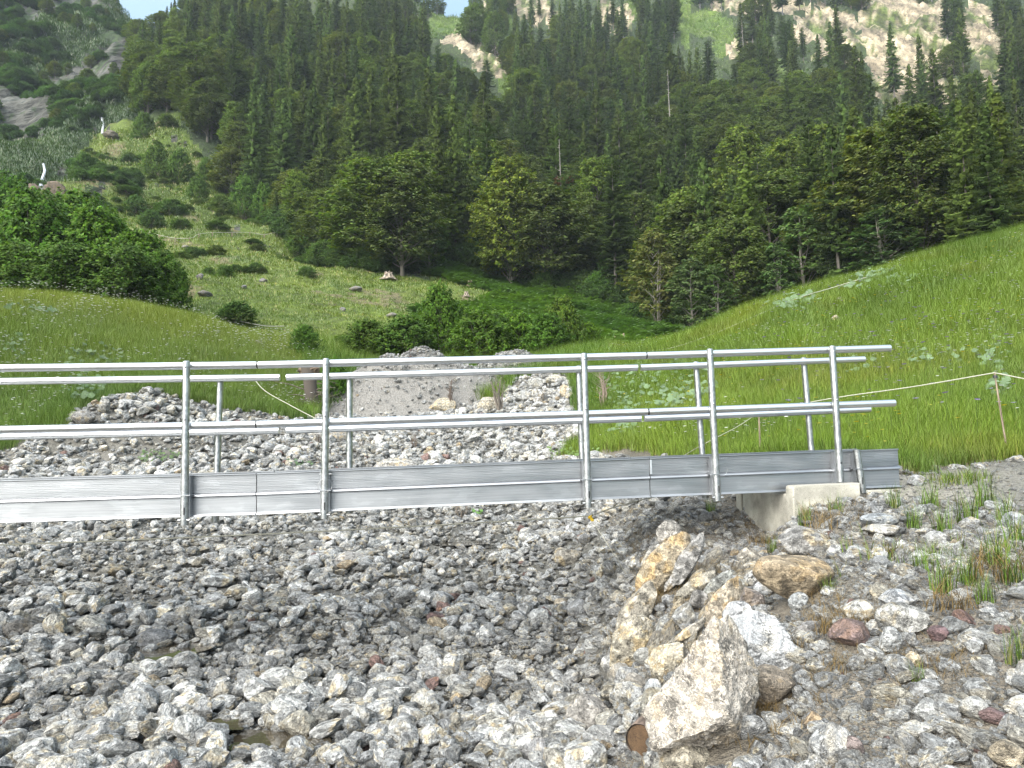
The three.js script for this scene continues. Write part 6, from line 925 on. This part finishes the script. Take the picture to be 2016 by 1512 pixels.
for (const [x, y, w, h, n, s, label, seed, r0, c] of [[1290, 770, 240, 100, 330, 0.14, 'large patch of pale butterbur leaves behind the right half of the railing', 260, 9], [1225, 840, 90, 60, 120, 0.11, 'smaller butterbur patch beside the third post above the gravel', 261, 9], [1560, 610, 110, 40, 150, 0.2, 'whitish leafy patch on the crest slope of the right meadow', 262, 20], [1730, 570, 150, 40, 130, 0.2, 'leafy pale patch high on the right meadow', 263, 20], [1955, 700, 70, 90, 60, 0.10, 'butterbur clump behind the leaning fence stake', 264, 9], [1840, 712, 120, 40, 46, 0.09, 'scattered pale leaves left of the leaning fence stake', 265, 9], [1970, 775, 60, 30, 24, 0.10, 'few broad leaves at the foot of the butterbur clump', 266, 8], [1690, 725, 110, 40, 40, 0.10, 'scattered pale leaves behind the end of the railing', 267, 9], [180, 715, 120, 50, 90, 0.14, 'leafy clump on the lower left meadow above the railing', 268, 14, [0.06, 0.105, 0.03]], [165, 775, 90, 50, 80, 0.15, 'broad leaved clump at the top of the left stream bank', 269, 14, [0.06, 0.11, 0.035]], [30, 690, 70, 40, 50, 0.14, 'leafy clump at the left edge of the flowering meadow', 270, 14, [0.06, 0.11, 0.035]], [60, 620, 110, 26, 60, 0.16, 'dark leafy patch high on the left meadow', 271, 20, [0.05, 0.095, 0.03]], [1130, 895, 110, 26, 60, 0.08, 'low green plants on the gravel right behind the bridge', 272, 9, [0.10, 0.17, 0.03]], [310, 905, 90, 26, 80, 0.07, 'low green plants on the gravel left behind the bridge', 273, 10, [0.07, 0.12, 0.03]], [590, 918, 50, 16, 40, 0.06, 'small green plant on gravel behind the second post', 274, 10, [0.06, 0.11, 0.04]], [940, 1016, 20, 14, 16, 0.05, 'tiny green plant on the bed under the bridge', 275, 8, [0.09, 0.2, 0.03]]]) {
  const R = rng(seed), g = new GB(), c0 = P0(x, y, r0), col = c ?? [0.105, 0.165, 0.07];
  for (let k = 0; k < n; k++) { const a = R() * 6.283, q = Math.sqrt(R()), X = x + Math.cos(a) * q * w / 2, Y = y + Math.sin(a) * q * h / 2, p = P0(X, Y, r0); if (p.distanceTo(c0) > 9) continue; const up = s * lerp(0.6, 2.6, R()), sz = s * lerp(0.3, 0.9, R()), top = V(p.x - c0.x, p.y - c0.y + up, p.z - c0.z); burLeaf(g, top, R() * 6.283, sz, R, col, V(-p.x, 0, -p.z).normalize()); g.limb([V(top.x, top.y - up - 0.02, top.z), top], [0.006, 0.004], 3, [0.12, 0.17, 0.06]); }
  const m = mesh('butterbur_plant', g.build(), burMat); m.position.copy(c0); tag(m, label, 'plant'); if (n >= 100) { stuff(m); m.name = m.name.replace('plant', 'leaves'); }
}
// ---------------------------------------------------------------- grass on the bank
const BT1 = [0, 1].map((k) => tuftGeo(730 + k, 60, 0.30, 0.075, 0.003, 0.22)), DRY = [0, 1].map((k) => tuftGeo(740 + k, 90, 0.20, 0.13, 0.0022, 1, 0.6, 1.35));
const lush = tint(grassMat, RGB(0.8, 0.95, 0.7)), dryMat = tint(grassMat, RGB(0.75, 0.63, 0.5));
[[1858, 1168, 1.0, 'tallest grass tuft in the middle of the bank'], [1812, 1122, 0.7, 'grass tuft left of the tallest one on the bank'], [1905, 1150, 0.8, 'thin grass tuft right of the tallest one'], [1960, 1110, 1.0, 'dense grass tuft at the upper right of the bank'], [2003, 1080, 1.1, 'grass tuft at the right edge beside the grey boulder'], [1856, 1050, 0.9, 'grass tuft on the path edge above the bank'], [1800, 1040, 0.8, 'grass tuft right of the bluish flat rock'], [1905, 1030, 1.0, 'grass tuft below the gravel path'], [1760, 1000, 0.8, 'grass tuft at the end of the bridge beam'], [1645, 1020, 0.8, 'grass tuft at the foot of the abutment cheek'], [1585, 1035, 0.8, 'grass tuft under the abutment corner'], [1520, 1088, 0.6, 'small grass tuft below the abutment wall'], [1630, 1172, 0.5, 'lone small grass tuft right of the tan boulder'], [1808, 1345, 0.4, 'single sprout of grass low on the bank'], [1940, 1190, 0.7, 'sparse grass tuft near the right edge'], [1995, 1150, 0.9, 'broad grass tuft hanging at the right edge'], [2005, 1310, 0.7, 'dark grass tuft low at the right edge'], [1830, 1000, 1.0, 'fresh grass tuft beside the gravel path'], [1940, 1000, 1.1, 'large fresh tuft on the verge of the path'], [1400, 1010, 0.7, 'grass tuft in the shade under the bridge end'], [1980, 1030, 0.9, 'tuft between path and grey boulder']].forEach(([x, y, s, label], k) => { const g = P0(x, y, 1.5), m = mesh('grass_tuft', BT1[k % 2], lush); m.position.copy(g); m.scale.setScalar(s * 0.95); m.rotation.y = k * 1.7; tag(m, label, 'grass tuft'); });
[[1625, 1040, 1.2, 'dry brown grass hanging beside the abutment cheek'], [1500, 1075, 1.0, 'dry grass under the abutment wall'], [1650, 1250, 0.9, 'dry grass lying over the purple slab'], [1560, 1285, 0.8, 'dry grass clump right of the white slab'], [1870, 1200, 1.1, 'dry straw at the foot of the tallest tuft'], [1975, 1140, 1.4, 'wide mat of dry straw at the right edge'], [1290, 1200, 1.0, 'dry roots hanging behind the weathered cream slab'], [1700, 1230, 0.7, 'dry straw left of the stained white block'], [1780, 1100, 0.8, 'dry straw scattered above the bluish block']].forEach(([x, y, s, label], k) => { const g = P0(x, y, 1.5), m = mesh('dry_grass', DRY[k % 2], dryMat); m.position.copy(g); m.scale.setScalar(s); m.rotation.y = k * 1.3; tag(m, label, 'dry grass'); });
sow(71, 5000, C.BANK, [tuftGeo(750, 9, 0.15, 0.05, 0.003, 0.25)], 1540, 2140, 4.4, 9.5, (r) => 0.9, (x, z) => [0.85, 0.95, 0.7], 'bank_grass', (x, z, X, Y, r, q) => q < smooth(-0.05, 0.4, patch(x, z, 0.9, 15)) * 0.5 * smooth(1180, 1000, Y) * smooth(1600, 1800, X));
sow(72, 4200, C.BANK, [tuftGeo(751, 14, 0.11, 0.07, 0.0016, 1, 0.7, 1.4)], 1200, 2140, 3.5, 10, (r) => 1, (x, z) => [0.62, 0.52, 0.42], 'dry_grass_litter', (x, z, X, Y, r, q) => q < smooth(0.05, 0.5, patch(x, z, 1.1, 16)) * 0.7);
sow(73, 2600, C.PATH, [tuftGeo(752, 9, 0.12, 0.05, 0.003, 0.3)], 1700, 2140, 6, 10, (r) => 1, (x, z) => [0.9, 0.95, 0.7], 'path_grass', (x, z, X, Y, r, q) => q < smooth(0.1, 0.5, patch(x, z, 0.9, 17)) * 0.5);
renderer.render(scene, camera);
